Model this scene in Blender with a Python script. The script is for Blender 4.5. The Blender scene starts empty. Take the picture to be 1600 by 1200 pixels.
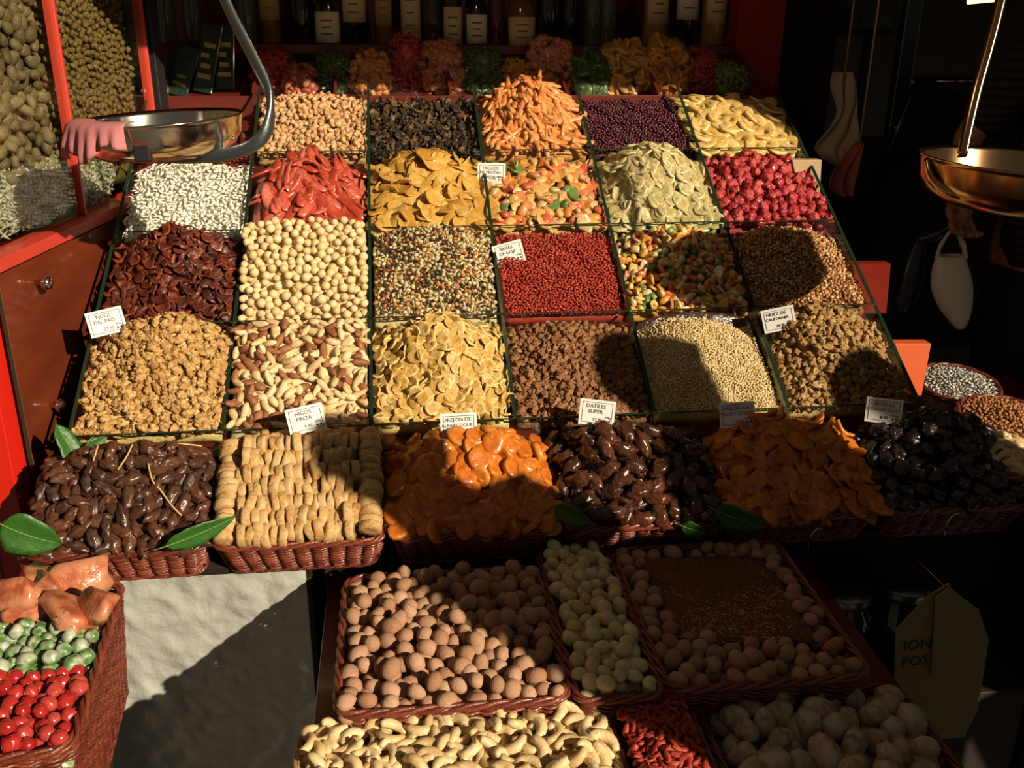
import bpy, bmesh, math, random
import numpy as np
from mathutils import Matrix, Vector, noise as mnoise

# ------------------------------------------------------------------ camera, world, sun, exposure
S = bpy.context.scene
COL = S.collection
CAM = np.array([0.6218, -1.72535, 1.5490])
R3 = np.array([[0.99293947, 0.03544056, 0.11320412],
               [-0.11834092, 0.36162783, 0.92478146],
               [0.00816299, 0.93164869, -0.36326861]])      # columns: right, up, forward
FPX = 1504.0
cam_d = bpy.data.cameras.new('camera'); cam = bpy.data.objects.new('camera', cam_d); COL.objects.link(cam)
cam_d.sensor_width = 36.0; cam_d.lens = FPX / 1600 * 36.0; cam_d.clip_start = 0.02; cam_d.clip_end = 60
mw = Matrix.Identity(4)
for i in range(3):
    mw[i][0] = R3[i, 0]; mw[i][1] = R3[i, 1]; mw[i][2] = -R3[i, 2]; mw[i][3] = CAM[i]
cam.matrix_world = mw
S.camera = cam
S.view_settings.view_transform = 'Standard'; S.view_settings.look = 'None'
S.view_settings.exposure = 0.0; S.view_settings.gamma = 1.0; S.view_settings.use_curve_mapping = False

world = bpy.data.worlds.new('market_hall_air'); S.world = world; world.use_nodes = True
bg = world.node_tree.nodes['Background']; bg.inputs[0].default_value = (1.0, 0.87, 0.68, 1); bg.inputs[1].default_value = 0.068

SUN_AZ, SUN_EL = math.radians(40), math.radians(26)
SUN = Vector((math.sin(SUN_AZ) * math.cos(SUN_EL), -math.cos(SUN_AZ) * math.cos(SUN_EL), math.sin(SUN_EL)))
sd = bpy.data.lights.new('low_sun', 'SUN'); sd.energy = 6.2; sd.color = (1.0, 0.84, 0.61); sd.angle = math.radians(0.6)
so = bpy.data.objects.new('low_sun', sd); COL.objects.link(so); so.rotation_euler = SUN.to_track_quat('Z', 'Y').to_euler()

# ------------------------------------------------------------------ placement helpers
def ray(x, y):
    return R3 @ np.array([x - 800.0, 600.0 - y, FPX])
def hit(x, y, p0, n):
    r = ray(x, y); t = ((np.array(p0) - CAM) @ np.array(n)) / (r @ np.array(n)); return CAM + r * t
def hitz(x, y, z): return hit(x, y, (0, 0, z), (0, 0, 1.0))
def hity(x, y, Y): return hit(x, y, (0, Y, 0), (0, 1.0, 0))
def hitx(x, y, X): return hit(x, y, (X, 0, 0), (1.0, 0, 0))
def atd(x, y, d): return CAM + ray(x, y) / FPX * d

# ------------------------------------------------------------------ tagging
def tag(o, label=None, cat=None, group=None, kind=None):
    if label: o['label'] = label
    if cat: o['category'] = cat
    if group: o['group'] = group
    if kind: o['kind'] = kind
    return o
def empty(name, loc=(0, 0, 0), label=None, cat=None, group=None, kind=None):
    o = bpy.data.objects.new(name, None); COL.objects.link(o); o.location = loc; o.empty_display_size = 0.02
    return tag(o, label, cat, group, kind)
def link(name, me, mat=None, parent=None, loc=None, mx=None):
    o = bpy.data.objects.new(name, me); COL.objects.link(o)
    if mat is not None and len(me.materials) == 0: me.materials.append(mat)
    if mx is not None: o.matrix_world = mx
    elif loc is not None: o.location = loc
    if parent is not None:
        o.parent = parent
        o.matrix_parent_inverse = mx_of(parent).inverted()
    return o
def mx_of(o):
    m = o.matrix_basis.copy()
    if o.parent is not None: m = mx_of(o.parent) @ o.matrix_parent_inverse @ m
    return m

# ------------------------------------------------------------------ materials
def newmat(name):
    m = bpy.data.materials.new(name); m.use_nodes = True
    nt = m.node_tree; b = nt.nodes['Principled BSDF']
    return m, nt, b
def rgba(c): return (c[0], c[1], c[2], 1)
def plain(name, col, rough=0.5, metal=0.0, spec=0.5, coat=0.0, bump=0.0, bscale=60.0, var=0.0, vscale=8.0, stretch=None, emit=None):
    m, nt, b = newmat(name)
    b.inputs['Base Color'].default_value = rgba(col); b.inputs['Roughness'].default_value = rough
    b.inputs['Metallic'].default_value = metal; b.inputs['Specular IOR Level'].default_value = spec
    b.inputs['Coat Weight'].default_value = coat; b.inputs['Coat Roughness'].default_value = 0.08
    tc = nt.nodes.new('ShaderNodeTexCoord'); src = tc.outputs['Object']
    if stretch:
        mp = nt.nodes.new('ShaderNodeMapping'); mp.inputs['Scale'].default_value = stretch
        nt.links.new(src, mp.inputs[0]); src = mp.outputs[0]
    if var:
        n = nt.nodes.new('ShaderNodeTexNoise'); n.inputs['Scale'].default_value = vscale; n.inputs['Detail'].default_value = 5
        nt.links.new(src, n.inputs['Vector'])
        mx = nt.nodes.new('ShaderNodeMix'); mx.data_type = 'RGBA'
        mx.inputs['A'].default_value = rgba([c * (1 - var) for c in col]); mx.inputs['B'].default_value = rgba([min(1, c * (1 + var)) for c in col])
        nt.links.new(n.outputs['Fac'], mx.inputs['Factor']); nt.links.new(mx.outputs['Result'], b.inputs['Base Color'])
    if bump:
        n = nt.nodes.new('ShaderNodeTexNoise'); n.inputs['Scale'].default_value = bscale; n.inputs['Detail'].default_value = 4
        nt.links.new(src, n.inputs['Vector'])
        bp = nt.nodes.new('ShaderNodeBump'); bp.inputs['Strength'].default_value = bump; bp.inputs['Distance'].default_value = 0.01
        nt.links.new(n.outputs['Fac'], bp.inputs['Height']); nt.links.new(bp.outputs[0], b.inputs['Normal'])
    if emit:
        b.inputs['Emission Color'].default_value = rgba(col); b.inputs['Emission Strength'].default_value = emit
    return m
def food(name, cols, rough=0.55, spec=0.4, coat=0.0, sss=0.0, dusty=None, alt=None, bump=0.35, bscale=260.0, mott=0.25, const=False):
    """piece colour picked per piece along a ramp; vertex value 'c' blends towards alt; noise mottles it"""
    m, nt, b = newmat(name)
    L = nt.links.new; N = nt.nodes.new
    oi = N('ShaderNodeObjectInfo'); ge = N('ShaderNodeNewGeometry')
    ad = N('ShaderNodeMath'); ad.operation = 'ADD'; L(oi.outputs['Random'], ad.inputs[0]); L(ge.outputs['Random Per Island'], ad.inputs[1])
    fr = N('ShaderNodeMath'); fr.operation = 'FRACT'; L(ad.outputs[0], fr.inputs[0])
    rp = N('ShaderNodeValToRGB'); cr = rp.color_ramp; cr.interpolation = 'CONSTANT' if const else 'LINEAR'
    while len(cr.elements) < len(cols): cr.elements.new(0.5)
    for i, c in enumerate(cols):
        cr.elements[i].position = (i / len(cols)) if const else (i / max(1, len(cols) - 1)); cr.elements[i].color = rgba(c)
    L(fr.outputs[0], rp.inputs[0])
    col = rp.outputs[0]
    geo = N('ShaderNodeTexCoord')
    no = N('ShaderNodeTexNoise'); no.inputs['Scale'].default_value = bscale; no.inputs['Detail'].default_value = 3
    L(geo.outputs['Object'], no.inputs['Vector'])
    if alt is not None:
        at = N('ShaderNodeAttribute'); at.attribute_name = 'c'
        mx = N('ShaderNodeMix'); mx.data_type = 'RGBA'; mx.inputs['B'].default_value = rgba(alt)
        L(at.outputs['Fac'], mx.inputs['Factor']); L(col, mx.inputs['A']); col = mx.outputs['Result']
    if mott:
        mr = N('ShaderNodeMapRange'); mr.inputs['From Min'].default_value = 0.3; mr.inputs['From Max'].default_value = 0.7
        mr.inputs['To Min'].default_value = 1 - mott; mr.inputs['To Max'].default_value = 1 + mott
        L(no.outputs['Fac'], mr.inputs['Value'])
        mu = N('ShaderNodeMix'); mu.data_type = 'RGBA'; mu.blend_type = 'MULTIPLY'; mu.inputs['Factor'].default_value = 1
        L(col, mu.inputs['A']); L(mr.outputs['Result'], mu.inputs['B']); col = mu.outputs['Result']
    if dusty is not None:
        n2 = N('ShaderNodeTexNoise'); n2.inputs['Scale'].default_value = bscale * 0.45; n2.inputs['Detail'].default_value = 5
        L(geo.outputs['Object'], n2.inputs['Vector'])
        m2 = N('ShaderNodeMapRange'); m2.inputs['From Min'].default_value = 0.42; m2.inputs['From Max'].default_value = 0.62
        L(n2.outputs['Fac'], m2.inputs['Value'])
        mx = N('ShaderNodeMix'); mx.data_type = 'RGBA'; mx.inputs['B'].default_value = rgba(dusty)
        L(m2.outputs['Result'], mx.inputs['Factor']); L(col, mx.inputs['A']); col = mx.outputs['Result']
    L(col, b.inputs['Base Color'])
    b.inputs['Roughness'].default_value = rough; b.inputs['Specular IOR Level'].default_value = spec
    b.inputs['Coat Weight'].default_value = coat; b.inputs['Coat Roughness'].default_value = 0.12
    if sss:
        b.inputs['Subsurface Weight'].default_value = sss; b.inputs['Subsurface Radius'].default_value = (1.0, 0.5, 0.2); b.inputs['Subsurface Scale'].default_value = 0.006
    if bump:
        bp = N('ShaderNodeBump'); bp.inputs['Strength'].default_value = bump; bp.inputs['Distance'].default_value = 0.004
        L(no.outputs['Fac'], bp.inputs['Height']); L(bp.outputs[0], b.inputs['Normal'])
    return m
def clear(name, tint=(0.93, 0.97, 0.94), refl=0.03, rough=0.03, bump=0.0, bscale=40):
    """thin clear sheet: lets light straight through, mirrors at grazing angles"""
    m, nt, b = newmat(name); nt.nodes.remove(b)
    L = nt.links.new; N = nt.nodes.new
    out = nt.nodes['Material Output']
    tr = N('ShaderNodeBsdfTransparent'); tr.inputs[0].default_value = rgba(tint)
    gl = N('ShaderNodeBsdfGlossy'); gl.inputs['Roughness'].default_value = rough
    lw = N('ShaderNodeLayerWeight'); lw.inputs['Blend'].default_value = 0.5
    pw = N('ShaderNodeMath'); pw.operation = 'POWER'; pw.inputs[1].default_value = 4.0; L(lw.outputs['Facing'], pw.inputs[0])
    fr = N('ShaderNodeMapRange'); fr.inputs['To Min'].default_value = refl; fr.inputs['To Max'].default_value = 0.55; L(pw.outputs[0], fr.inputs['Value'])
    mx = N('ShaderNodeMixShader'); L(fr.outputs['Result'], mx.inputs[0]); L(tr.outputs[0], mx.inputs[1]); L(gl.outputs[0], mx.inputs[2])
    if bump:
        n = N('ShaderNodeTexNoise'); n.inputs['Scale'].default_value = bscale; n.inputs['Detail'].default_value = 4
        tc = N('ShaderNodeTexCoord'); L(tc.outputs['Object'], n.inputs['Vector'])
        bp = N('ShaderNodeBump'); bp.inputs['Strength'].default_value = bump; bp.inputs['Distance'].default_value = 0.02
        L(n.outputs['Fac'], bp.inputs['Height']); L(bp.outputs[0], gl.inputs['Normal']); L(bp.outputs[0], lw.inputs['Normal'])
    L(mx.outputs[0], out.inputs[0])
    return m

M = {}
M['redwood'] = plain('red_stained_wood', (0.115, 0.017, 0.010), 0.35, spec=0.5, coat=0.25, var=0.35, vscale=6, stretch=(1, 1, 9))
M['redpaint'] = plain('bright_red_lacquer', (0.62, 0.018, 0.008), 0.35, coat=0.3, var=0.06)
M['redtrim'] = plain('red_painted_trim', (0.55, 0.05, 0.03), 0.4, coat=0.2, var=0.1)
M['lacquer'] = plain('dark_red_lacquer_panel', (0.15, 0.030, 0.012), 0.16, coat=0.8, var=0.5, vscale=5, stretch=(1, 1, 3))
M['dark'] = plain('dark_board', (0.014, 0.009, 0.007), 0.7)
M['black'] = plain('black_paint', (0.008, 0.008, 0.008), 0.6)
M['glass'] = clear('clear_glass_pane', (0.95, 0.985, 0.96))
M['glass_edge'] = plain('green_glass_edge', (0.012, 0.028, 0.016), 0.2)
M['film'] = clear('crinkled_clear_film', (0.97, 0.97, 0.95), 0.06, 0.08, bump=0.8, bscale=70)
M['brownfilm'] = plain('crinkled_brown_film', (0.055, 0.028, 0.020), 0.22, spec=0.7, coat=0.5, bump=1.0, bscale=55)
M['steel'] = plain('polished_steel', (0.78, 0.76, 0.70), 0.14, metal=1.0)
M['brass'] = plain('warm_polished_steel', (0.46, 0.29, 0.16), 0.18, metal=1.0)
M['iron'] = plain('grey_forged_bar', (0.20, 0.23, 0.24), 0.32, metal=0.9, bump=0.1, bscale=90)
M['white'] = plain('white_card', (0.82, 0.82, 0.80), 0.6)
M['ink'] = plain('black_ink', (0.02, 0.02, 0.02), 0.7)
M['redink'] = plain('red_ink', (0.45, 0.03, 0.02), 0.7)
M['wicker'] = food('red_brown_wicker', [(0.10, 0.021, 0.011), (0.165, 0.034, 0.018), (0.22, 0.054, 0.028)], rough=0.34, spec=0.5, coat=0.25, bump=0.25, bscale=300, mott=0.35)
M['straw'] = food('pale_straw_wicker', [(0.34, 0.22, 0.08), (0.46, 0.32, 0.14)], rough=0.5, bscale=300)
M['leaf'] = plain('green_leaf', (0.028, 0.105, 0.014), 0.42, spec=0.5, var=0.35, vscale=30, bump=0.2, bscale=120)
# ------------------------------------------------------------------ mesh helpers
def mesh_from(name, V, F, smooth=True, c=None):
    me = bpy.data.meshes.new(name)
    me.from_pydata([tuple(map(float, v)) for v in V], [], F); me.update()
    if smooth: me.polygons.foreach_set('use_smooth', [True] * len(me.polygons))
    if c is not None:
        a = me.attributes.new('c', 'FLOAT', 'POINT'); a.data.foreach_set('value', np.asarray(c, dtype=np.float32))
    return me
def box_vf(x0, x1, y0, y1, z0, z1):
    V = [(x0, y0, z0), (x1, y0, z0), (x1, y1, z0), (x0, y1, z0), (x0, y0, z1), (x1, y0, z1), (x1, y1, z1), (x0, y1, z1)]
    F = [(0, 3, 2, 1), (4, 5, 6, 7), (0, 1, 5, 4), (1, 2, 6, 5), (2, 3, 7, 6), (3, 0, 4, 7)]
    return V, F
def bevelled(V, F, w, seg=2):
    bm = bmesh.new(); vs = [bm.verts.new(v) for v in V]
    for f in F: bm.faces.new([vs[i] for i in f])
    bmesh.ops.recalc_face_normals(bm, faces=bm.faces)
    if w > 0: bmesh.ops.bevel(bm, geom=bm.edges[:], offset=w, segments=seg, affect='EDGES', profile=0.5)
    me = bpy.data.meshes.new('m'); bm.to_mesh(me); bm.free()
    return me
def box(name, x0, x1, y0, y1, z0, z1, mat, parent=None, bev=0.0015, mx=None):
    V, F = box_vf(x0, x1, y0, y1, z0, z1)
    return link(name, bevelled(V, F, bev, 1 if bev < 0.002 else 2), mat, parent, mx=mx)
def hull(name, V, F, mat, parent=None, bev=0.0, mx=None):
    return link(name, bevelled(V, F, bev), mat, parent, mx=mx)
def prism(name, poly, axis, a, b, mat, parent=None, bev=0.0):
    """polygon (list of 2-tuples) extruded along axis 'x','y' or 'z' from a to b"""
    def p(q, t): return {'x': (t, q[0], q[1]), 'y': (q[0], t, q[1]), 'z': (q[0], q[1], t)}[axis]
    n = len(poly); V = [p(q, a) for q in poly] + [p(q, b) for q in poly]
    F = [tuple(range(n)), tuple(range(2 * n - 1, n - 1, -1))] + [(i, i + n, (i + 1) % n + n, (i + 1) % n) for i in range(n)]
    return link(name, bevelled(V, F, bev), mat, parent)
def tube_vf(P, r, seg=6, closed=False, flat=1.0):
    """tube round a path; r number or list; flat squashes one axis"""
    P = np.asarray(P, float); n = len(P)
    rr = np.full(n, r) if np.isscalar(r) else np.asarray(r, float)
    T = np.roll(P, -1, 0) - np.roll(P, 1, 0) if closed else np.gradient(P, axis=0)
    T /= np.linalg.norm(T, axis=1)[:, None] + 1e-12
    up = np.array([0, 0, 1.0]); 
    if abs(T[:, 2]).mean() > 0.85: up = np.array([0, 1.0, 0])
    A = np.cross(T, up); A /= np.linalg.norm(A, axis=1)[:, None] + 1e-9
    B = np.cross(A, T)
    V = []; F = []
    for k in range(seg):
        a = 2 * math.pi * k / seg
        V.append(P + (A * math.cos(a) * flat + B * math.sin(a)) * rr[:, None])
    V = np.stack(V, 1).reshape(-1, 3)
    m = n if closed else n - 1
    for i in range(m):
        j = (i + 1) % n
        for k in range(seg):
            l = (k + 1) % seg
            F.append((i * seg + k, i * seg + l, j * seg + l, j * seg + k))
    if not closed:
        F.append(tuple(range(seg - 1, -1, -1))); F.append(tuple((n - 1) * seg + k for k in range(seg)))
    return V, F
def tube(name, P, r, mat, parent=None, seg=8, closed=False, flat=1.0):
    V, F = tube_vf(P, r, seg, closed, flat); return link(name, mesh_from(name, V, F), mat, parent)
def lathe_vf(prof, seg=32):
    V = []; F = []
    for (r, z) in prof:
        for k in range(seg):
            a = 2 * math.pi * k / seg; V.append((r * math.cos(a), r * math.sin(a), z))
    for i in range(len(prof) - 1):
        for k in range(seg):
            l = (k + 1) % seg; F.append((i * seg + k, i * seg + l, (i + 1) * seg + l, (i + 1) * seg + k))
    return V, F
def lathe(name, prof, mat, parent=None, seg=32, mx=None):
    V, F = lathe_vf(prof, seg); me = mesh_from(name, V, F)
    bm = bmesh.new(); bm.from_mesh(me); bmesh.ops.remove_doubles(bm, verts=bm.verts, dist=1e-5)
    bmesh.ops.recalc_face_normals(bm, faces=bm.faces); bm.to_mesh(me); bm.free()
    return link(name, me, mat, parent, mx=mx)
def spline(P, n):
    """Catmull-Rom through the points"""
    P = np.asarray(P, float); Q = np.vstack([2 * P[0] - P[1], P, 2 * P[-1] - P[-2]]); out = []
    for i in range(1, len(Q) - 2):
        for t in np.linspace(0, 1, n, endpoint=False):
            a, b, c, d = Q[i - 1], Q[i], Q[i + 1], Q[i + 2]
            out.append(0.5 * (2 * b + (c - a) * t + (2 * a - 5 * b + 4 * c - d) * t * t + (3 * b - a - 3 * c + d) * t ** 3))
    out.append(P[-1]); return np.array(out)

# ------------------------------------------------------------------ food piece shapes: (verts, faces, c)
_ico = {}
def ico(s):
    if s not in _ico:
        bm = bmesh.new(); bmesh.ops.create_icosphere(bm, subdivisions=s, radius=1.0)
        _ico[s] = (np.array([v.co[:] for v in bm.verts]), [tuple(v.index for v in f.verts) for f in bm.faces]); bm.free()
    v, f = _ico[s]; return v.copy(), list(f)
def nz(v, s): return np.array([mnoise.noise(Vector(p) + Vector((s * 3.1, s * 1.7, -s * 2.3))) for p in v])
def blob(l, w, t, amp=0.12, fq=1.4, seed=0, sub=2, ridge=0.0, groove=0.0, sq=1.0, egg=0.0, bend=0.0):
    v, f = ico(sub); u = v.copy()
    r = 1 + amp * nz(u * fq, seed) * 1.6
    if ridge: r += ridge * np.sin(7 * u[:, 0] + 5 * nz(u * 2, seed + 5)) * np.cos(6 * u[:, 1] + 2 * u[:, 2])
    if groove: r -= groove * np.exp(-(u[:, 1] / 0.22) ** 2)
    if sq != 1.0:
        u = np.sign(u) * np.abs(u) ** sq; u /= np.max(np.abs(u), axis=0)
        u *= 0.92
    v = u * r[:, None]
    if egg: v[:, 1] *= 1 - egg * u[:, 0]; v[:, 2] *= 1 - egg * u[:, 0]
    v *= np.array([l, w, t]) / 2
    if bend: v[:, 2] += bend * (v[:, 0] ** 2) * 4 / (l * l) * l
    return v, f, np.clip(0.5 + nz(u * 3, seed + 9) * 1.2, 0, 1)
def disc(rx, ry, t, seg=12, hole=0.0, irr=0.08, curl=0.0, dish=0.0, wave=0.0, seed=0, lip=0.0):
    rs = np.random.RandomState(seed + 77)
    ph = rs.uniform(0, 6.28, 4)
    def pt(rad, a, z):
        k = 1 + irr * (math.sin(2 * a + ph[0]) * 0.6 + math.sin(3 * a + ph[1]) * 0.6 + math.sin(5 * a + ph[2]) * 0.4)
        x = rx * rad * k * math.cos(a); y = ry * rad * k * math.sin(a)
        zz = z + curl * (x / rx) ** 2 * rx - dish * (1 - rad * rad) * rx + wave * rx * rad * math.sin(3 * a + ph[3]) + curl * 0.5 * ry * (y / ry) * (x / rx) * math.sin(ph[0])
        return (x, y, zz)
    V = []; C = []; F = []
    rings = [(hole if hole else 0.0, t * 0.45, 1.0), (0.5 + hole * 0.4, t * 0.5, 0.75), (0.94, t * 0.5 + lip * t, 0.15), (1.0, t * 0.28, 0.0), (1.0, -t * 0.28, 0.0), (0.94, -t * 0.5, 0.1), (0.5 + hole * 0.4, -t * 0.5, 0.7), (hole if hole else 0.0, -t * 0.45, 1.0)]
    for (rad, z, c) in rings:
        for k in range(seg):
            V.append(pt(rad, 2 * math.pi * k / seg, z)); C.append(c)
    nr = len(rings)
    for i in range(nr - 1):
        for k in range(seg):
            l = (k + 1) % seg
            if i == 0 and not hole: 
                continue
            if i == nr - 2 and not hole: 
                continue
            F.append((i * seg + k, (i + 1) * seg + k, (i + 1) * seg + l, i * seg + l))
    if hole:
        for k in range(seg):
            l = (k + 1) % seg; F.append(((nr - 1) * seg + k, k, l, (nr - 1) * seg + l))
    else:
        F.append(tuple(seg + k for k in range(seg))); F.append(tuple((nr - 2) * seg + k for k in range(seg - 1, -1, -1)))
        keep = list(range(seg, (nr - 1) * seg)); mp = {o: i for i, o in enumerate(keep)}
        V = [V[i] for i in keep]; C = [C[i] for i in keep]; F = [tuple(mp[i] for i in f) for f in F]
    return np.array(V), F, np.array(C)
def strip(l, w, t, bend=0.0, twist=0.0, seed=0, n=6, taper=0.4):
    rs = np.random.RandomState(seed + 5); V = []; F = []; C = []
    ph = rs.uniform(0, 6.28)
    for i in range(n + 1):
        s = i / n - 0.5; x = s * l
        k = 1 - taper * abs(2 * s) ** 3; ww = w * k * (1 + 0.12 * math.sin(7 * s + ph)) / 2; tt = t * k / 2
        yo = bend * l * (s * s) * 2; zo = -bend * 0.6 * l * (s * s) * 2 * math.cos(ph); a = twist * s
        for (p, q) in ((-1, -0.5), (-0.5, -1), (0.5, -1), (1, -0.5), (1, 0.5), (0.5, 1), (-0.5, 1), (-1, 0.5)):
            y = p * ww; z = q * tt; V.append((x, yo + y * math.cos(a) - z * math.sin(a), zo + y * math.sin(a) + z * math.cos(a))); C.append(abs(p) * 0.5)
    for i in range(n):
        for k in range(8):
            m = (k + 1) % 8; F.append((i * 8 + k, (i + 1) * 8 + k, (i + 1) * 8 + m, i * 8 + m))
    F.append(tuple(range(8))); F.append(tuple(n * 8 + k for k in range(7, -1, -1)))
    return np.array(V), F, np.array(C)
def cashew(l, r, seed=0):
    rs = np.random.RandomState(seed); a0 = rs.uniform(1.9, 2.6); P = []; R = []
    for i in range(8):
        s = i / 7; a = (s - 0.5) * a0; rad = l / a0
        P.append((rad * math.sin(a) * 1.25, rad * (1 - math.cos(a)) * 1.5 - 0.2 * l, 0)); R.append(r * (0.35 + 0.75 * math.sin(math.pi * (0.12 + 0.78 * s))))
    V, F = tube_vf(P, R, 7); return V, F, np.zeros(len(V))
def grain(l, w, t):
    v = np.array([(1, 0, 0), (-1, 0, 0), (0, 1, 0), (0, -1, 0), (0, 0, 1), (0, 0, -1)], float) * np.array([l, w, t]) / 2
    f = [(0, 2, 4), (2, 1, 4), (1, 3, 4), (3, 0, 4), (2, 0, 5), (1, 2, 5), (3, 1, 5), (0, 3, 5)]
    return v, f, np.zeros(6)
def ico1(l, w, t, seed=0):
    v, f = ico(1); return v * np.array([l, w, t]) / 2 * (1 + 0.15 * nz(v * 1.5, seed))[:, None], f, np.zeros(len(v))

def join_mesh(name, shapes, idx, MX, extra=None):
    """many pieces as one mesh; shapes list of (v,f,c), idx which one, MX (n,4,4)"""
    Vs, Cs, loops, starts, totals = [], [], [], [], []; off = 0; lo = 0
    prep = []
    for (v, f, c) in shapes:
        prep.append((np.asarray(v, float), np.concatenate([np.array(q) for q in f]), np.array([len(q) for q in f]), np.asarray(c, float)))
    idx = np.asarray(idx)
    for s in range(len(shapes)):
        sel = np.where(idx == s)[0]
        if len(sel) == 0: continue
        v, fl, ft, c = prep[s]; A = MX[sel]
        W = np.einsum('nij,vj->nvi', A[:, :3, :3], v) + A[:, None, :3, 3]
        n = len(sel); nv = len(v)
        Vs.append(W.reshape(-1, 3)); Cs.append(np.tile(c, n))
        loops.append((fl[None, :] + (np.arange(n) * nv)[:, None]).reshape(-1) + off)
        totals.append(np.tile(ft, n)); off += n * nv
    if extra is not None:
        v, f = extra; v = np.asarray(v, float)
        Vs.append(v); Cs.append(np.zeros(len(v))); fl = np.concatenate([np.array(q) for q in f]); loops.append(fl + off)
        totals.append(np.array([len(q) for q in f])); off += len(v)
    V = np.concatenate(Vs); Lp = np.concatenate(loops).astype(np.int32); T = np.concatenate(totals).astype(np.int32)
    me = bpy.data.meshes.new(name)
    me.vertices.add(len(V)); me.vertices.foreach_set('co', V.astype(np.float32).ravel())
    me.loops.add(len(Lp)); me.loops.foreach_set('vertex_index', Lp)
    me.polygons.add(len(T)); st = np.concatenate([[0], np.cumsum(T)[:-1]]).astype(np.int32)
    me.polygons.foreach_set('loop_start', st); me.polygons.foreach_set('loop_total', T)
    me.polygons.foreach_set('use_smooth', np.ones(len(T), dtype=bool))
    a = me.attributes.new('c', 'FLOAT', 'POINT'); a.data.foreach_set('value', np.concatenate(Cs).astype(np.float32))
    me.update(calc_edges=True); me.validate()
    return me

# ------------------------------------------------------------------ heaps
class Frame:
    """origin at the front left rim corner; u to the right, v to the back, n out of the heap"""
    def __init__(s, o, tilt=0.0, yaw=0.0, roll=0.0):
        t = math.radians(tilt); y = math.radians(yaw)
        s.o = np.array(o, float)
        s.u = np.array([math.cos(y), math.sin(y), 0.0]); h = np.array([-math.sin(y), math.cos(y), 0.0])
        s.v = h * math.cos(t) + np.array([0, 0, math.sin(t)]); s.n = np.cross(s.u, s.v)
        s.A = np.stack([s.u, s.v, s.n], 1)
    def w(s, u, v, h): return s.o + s.A @ np.array([u, v, h])
    def mx(s):
        m = np.eye(4); m[:3, :3] = s.A; m[:3, 3] = s.o; return m
    def peak(s, px, py, v0):
        P = hit(px, py, s.o + s.v * v0, s.v); q = s.A.T @ (P - s.o); return q[0], q[2]
def heapfun(fr, w, d, peak=None, v0=None, h0=-0.012, ru=0.45, rv=0.55, hb=None, pw=1.5, rough=0.004, seed=0, fall=1.6):
    """height over the rim plane: h0 at the edges rising to the peak"""
    if v0 is None: v0 = d * 0.8
    if peak is None: u0, hp = w / 2, h0 + 0.02
    else:
        u0, hp = fr.peak(peak[0], peak[1], v0); u0 = min(max(u0, 0.1 * w), 0.9 * w)
    hb = h0 if hb is None else hb
    base = lambda v: h0 + (hb - h0) * np.clip(v / d, 0, 1)
    A = hp - float(base(v0))
    def h(u, v):
        u = np.asarray(u, float); v = np.asarray(v, float)
        dv = np.where(v > v0, (v - v0) / (rv * d * fall), (v0 - v) / (rv * d))
        r = np.sqrt(((u - u0) / (ru * w)) ** 2 + dv ** 2 + 0.03)
        z = base(v) + A * np.exp(-(np.maximum(r - 0.17, 0) * 1.0) ** pw)
        e = np.minimum(np.minimum(u, w - u) / 0.03, v / 0.03)
        z = z - 0.006 * np.clip(1 - e, 0, 1)
        z = z + rough * (np.sin(u * 61 + seed) * np.cos(v * 47 + seed * 2) + 0.7 * np.sin(u * 113 + v * 71 + seed * 3))
        return z
    return h
def cone(fr, w, d, peak, v0, h0=-0.014, hb=-0.046, tw=0.42, tmin=0.12, ps=1.0, rough=0.004, seed=0, fall=0.55):
    """a heap against its front edge: rises from the front rim to the peak, lower again at the sides and behind"""
    u0, hp = fr.peak(peak[0], peak[1], v0); u0 = min(max(u0, 0.25 * w), 0.75 * w)
    base = lambda v: h0 + (hb - h0) * np.clip(v / d, 0, 1) ** 1.5
    A = hp - float(base(v0))
    def h(u, v):
        u = np.asarray(u, float); v = np.asarray(v, float)
        s = np.clip(v / v0, 0, 1) ** ps; b = np.where(v > v0, 1 - fall * ((v - v0) / (d - v0)) ** 1.5, 1.0)
        side = np.where(u < u0, u / u0, (w - u) / (w - u0)) * 0.5
        t = 1.0 if tw <= 0 else 1 - (1 - tmin) * np.clip(1 - side / tw, 0, 1) ** 1.4
        return base(v) + A * s * t * b + rough * (np.sin(u * 61 + seed) * np.cos(v * 47 + seed * 2) + 0.7 * np.sin(u * 113 + v * 71 + seed * 3))
    return h
def darts(w, d, mind, rs, tries=30, cap=4000, mask=None, inset=0.0):
    cell = mind / math.sqrt(2); G = {}; out = []
    n = int(min(cap * tries, w * d / (mind * mind) * tries * 1.1))
    U = rs.uniform(inset, w - inset, n); Vv = rs.uniform(inset, d - inset, n)
    for x, y in zip(U, Vv):
        if mask is not None and not mask(x, y): continue
        i, j = int(x / cell), int(y / cell); ok = True
        for a in range(i - 2, i + 3):
            for b in range(j - 2, j + 3):
                q = G.get((a, b))
                if q is not None and (q[0] - x) ** 2 + (q[1] - y) ** 2 < mind * mind: ok = False; break
            if not ok: break
        if ok: G[(i, j)] = (x, y); out.append((x, y))
        if len(out) >= cap: break
    return np.array(out)
def rot_about(ax, an):
    ax = ax / (np.linalg.norm(ax, axis=1)[:, None] + 1e-9); x, y, z = ax.T; c, s = np.cos(an), np.sin(an); t = 1 - c
    return np.stack([np.stack([t * x * x + c, t * x * y - s * z, t * x * z + s * y], 1),
                     np.stack([t * x * y + s * z, t * y * y + c, t * y * z - s * x], 1),
                     np.stack([t * x * z - s * y, t * y * z + s * x, t * z * z + c], 1)], 1)
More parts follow.
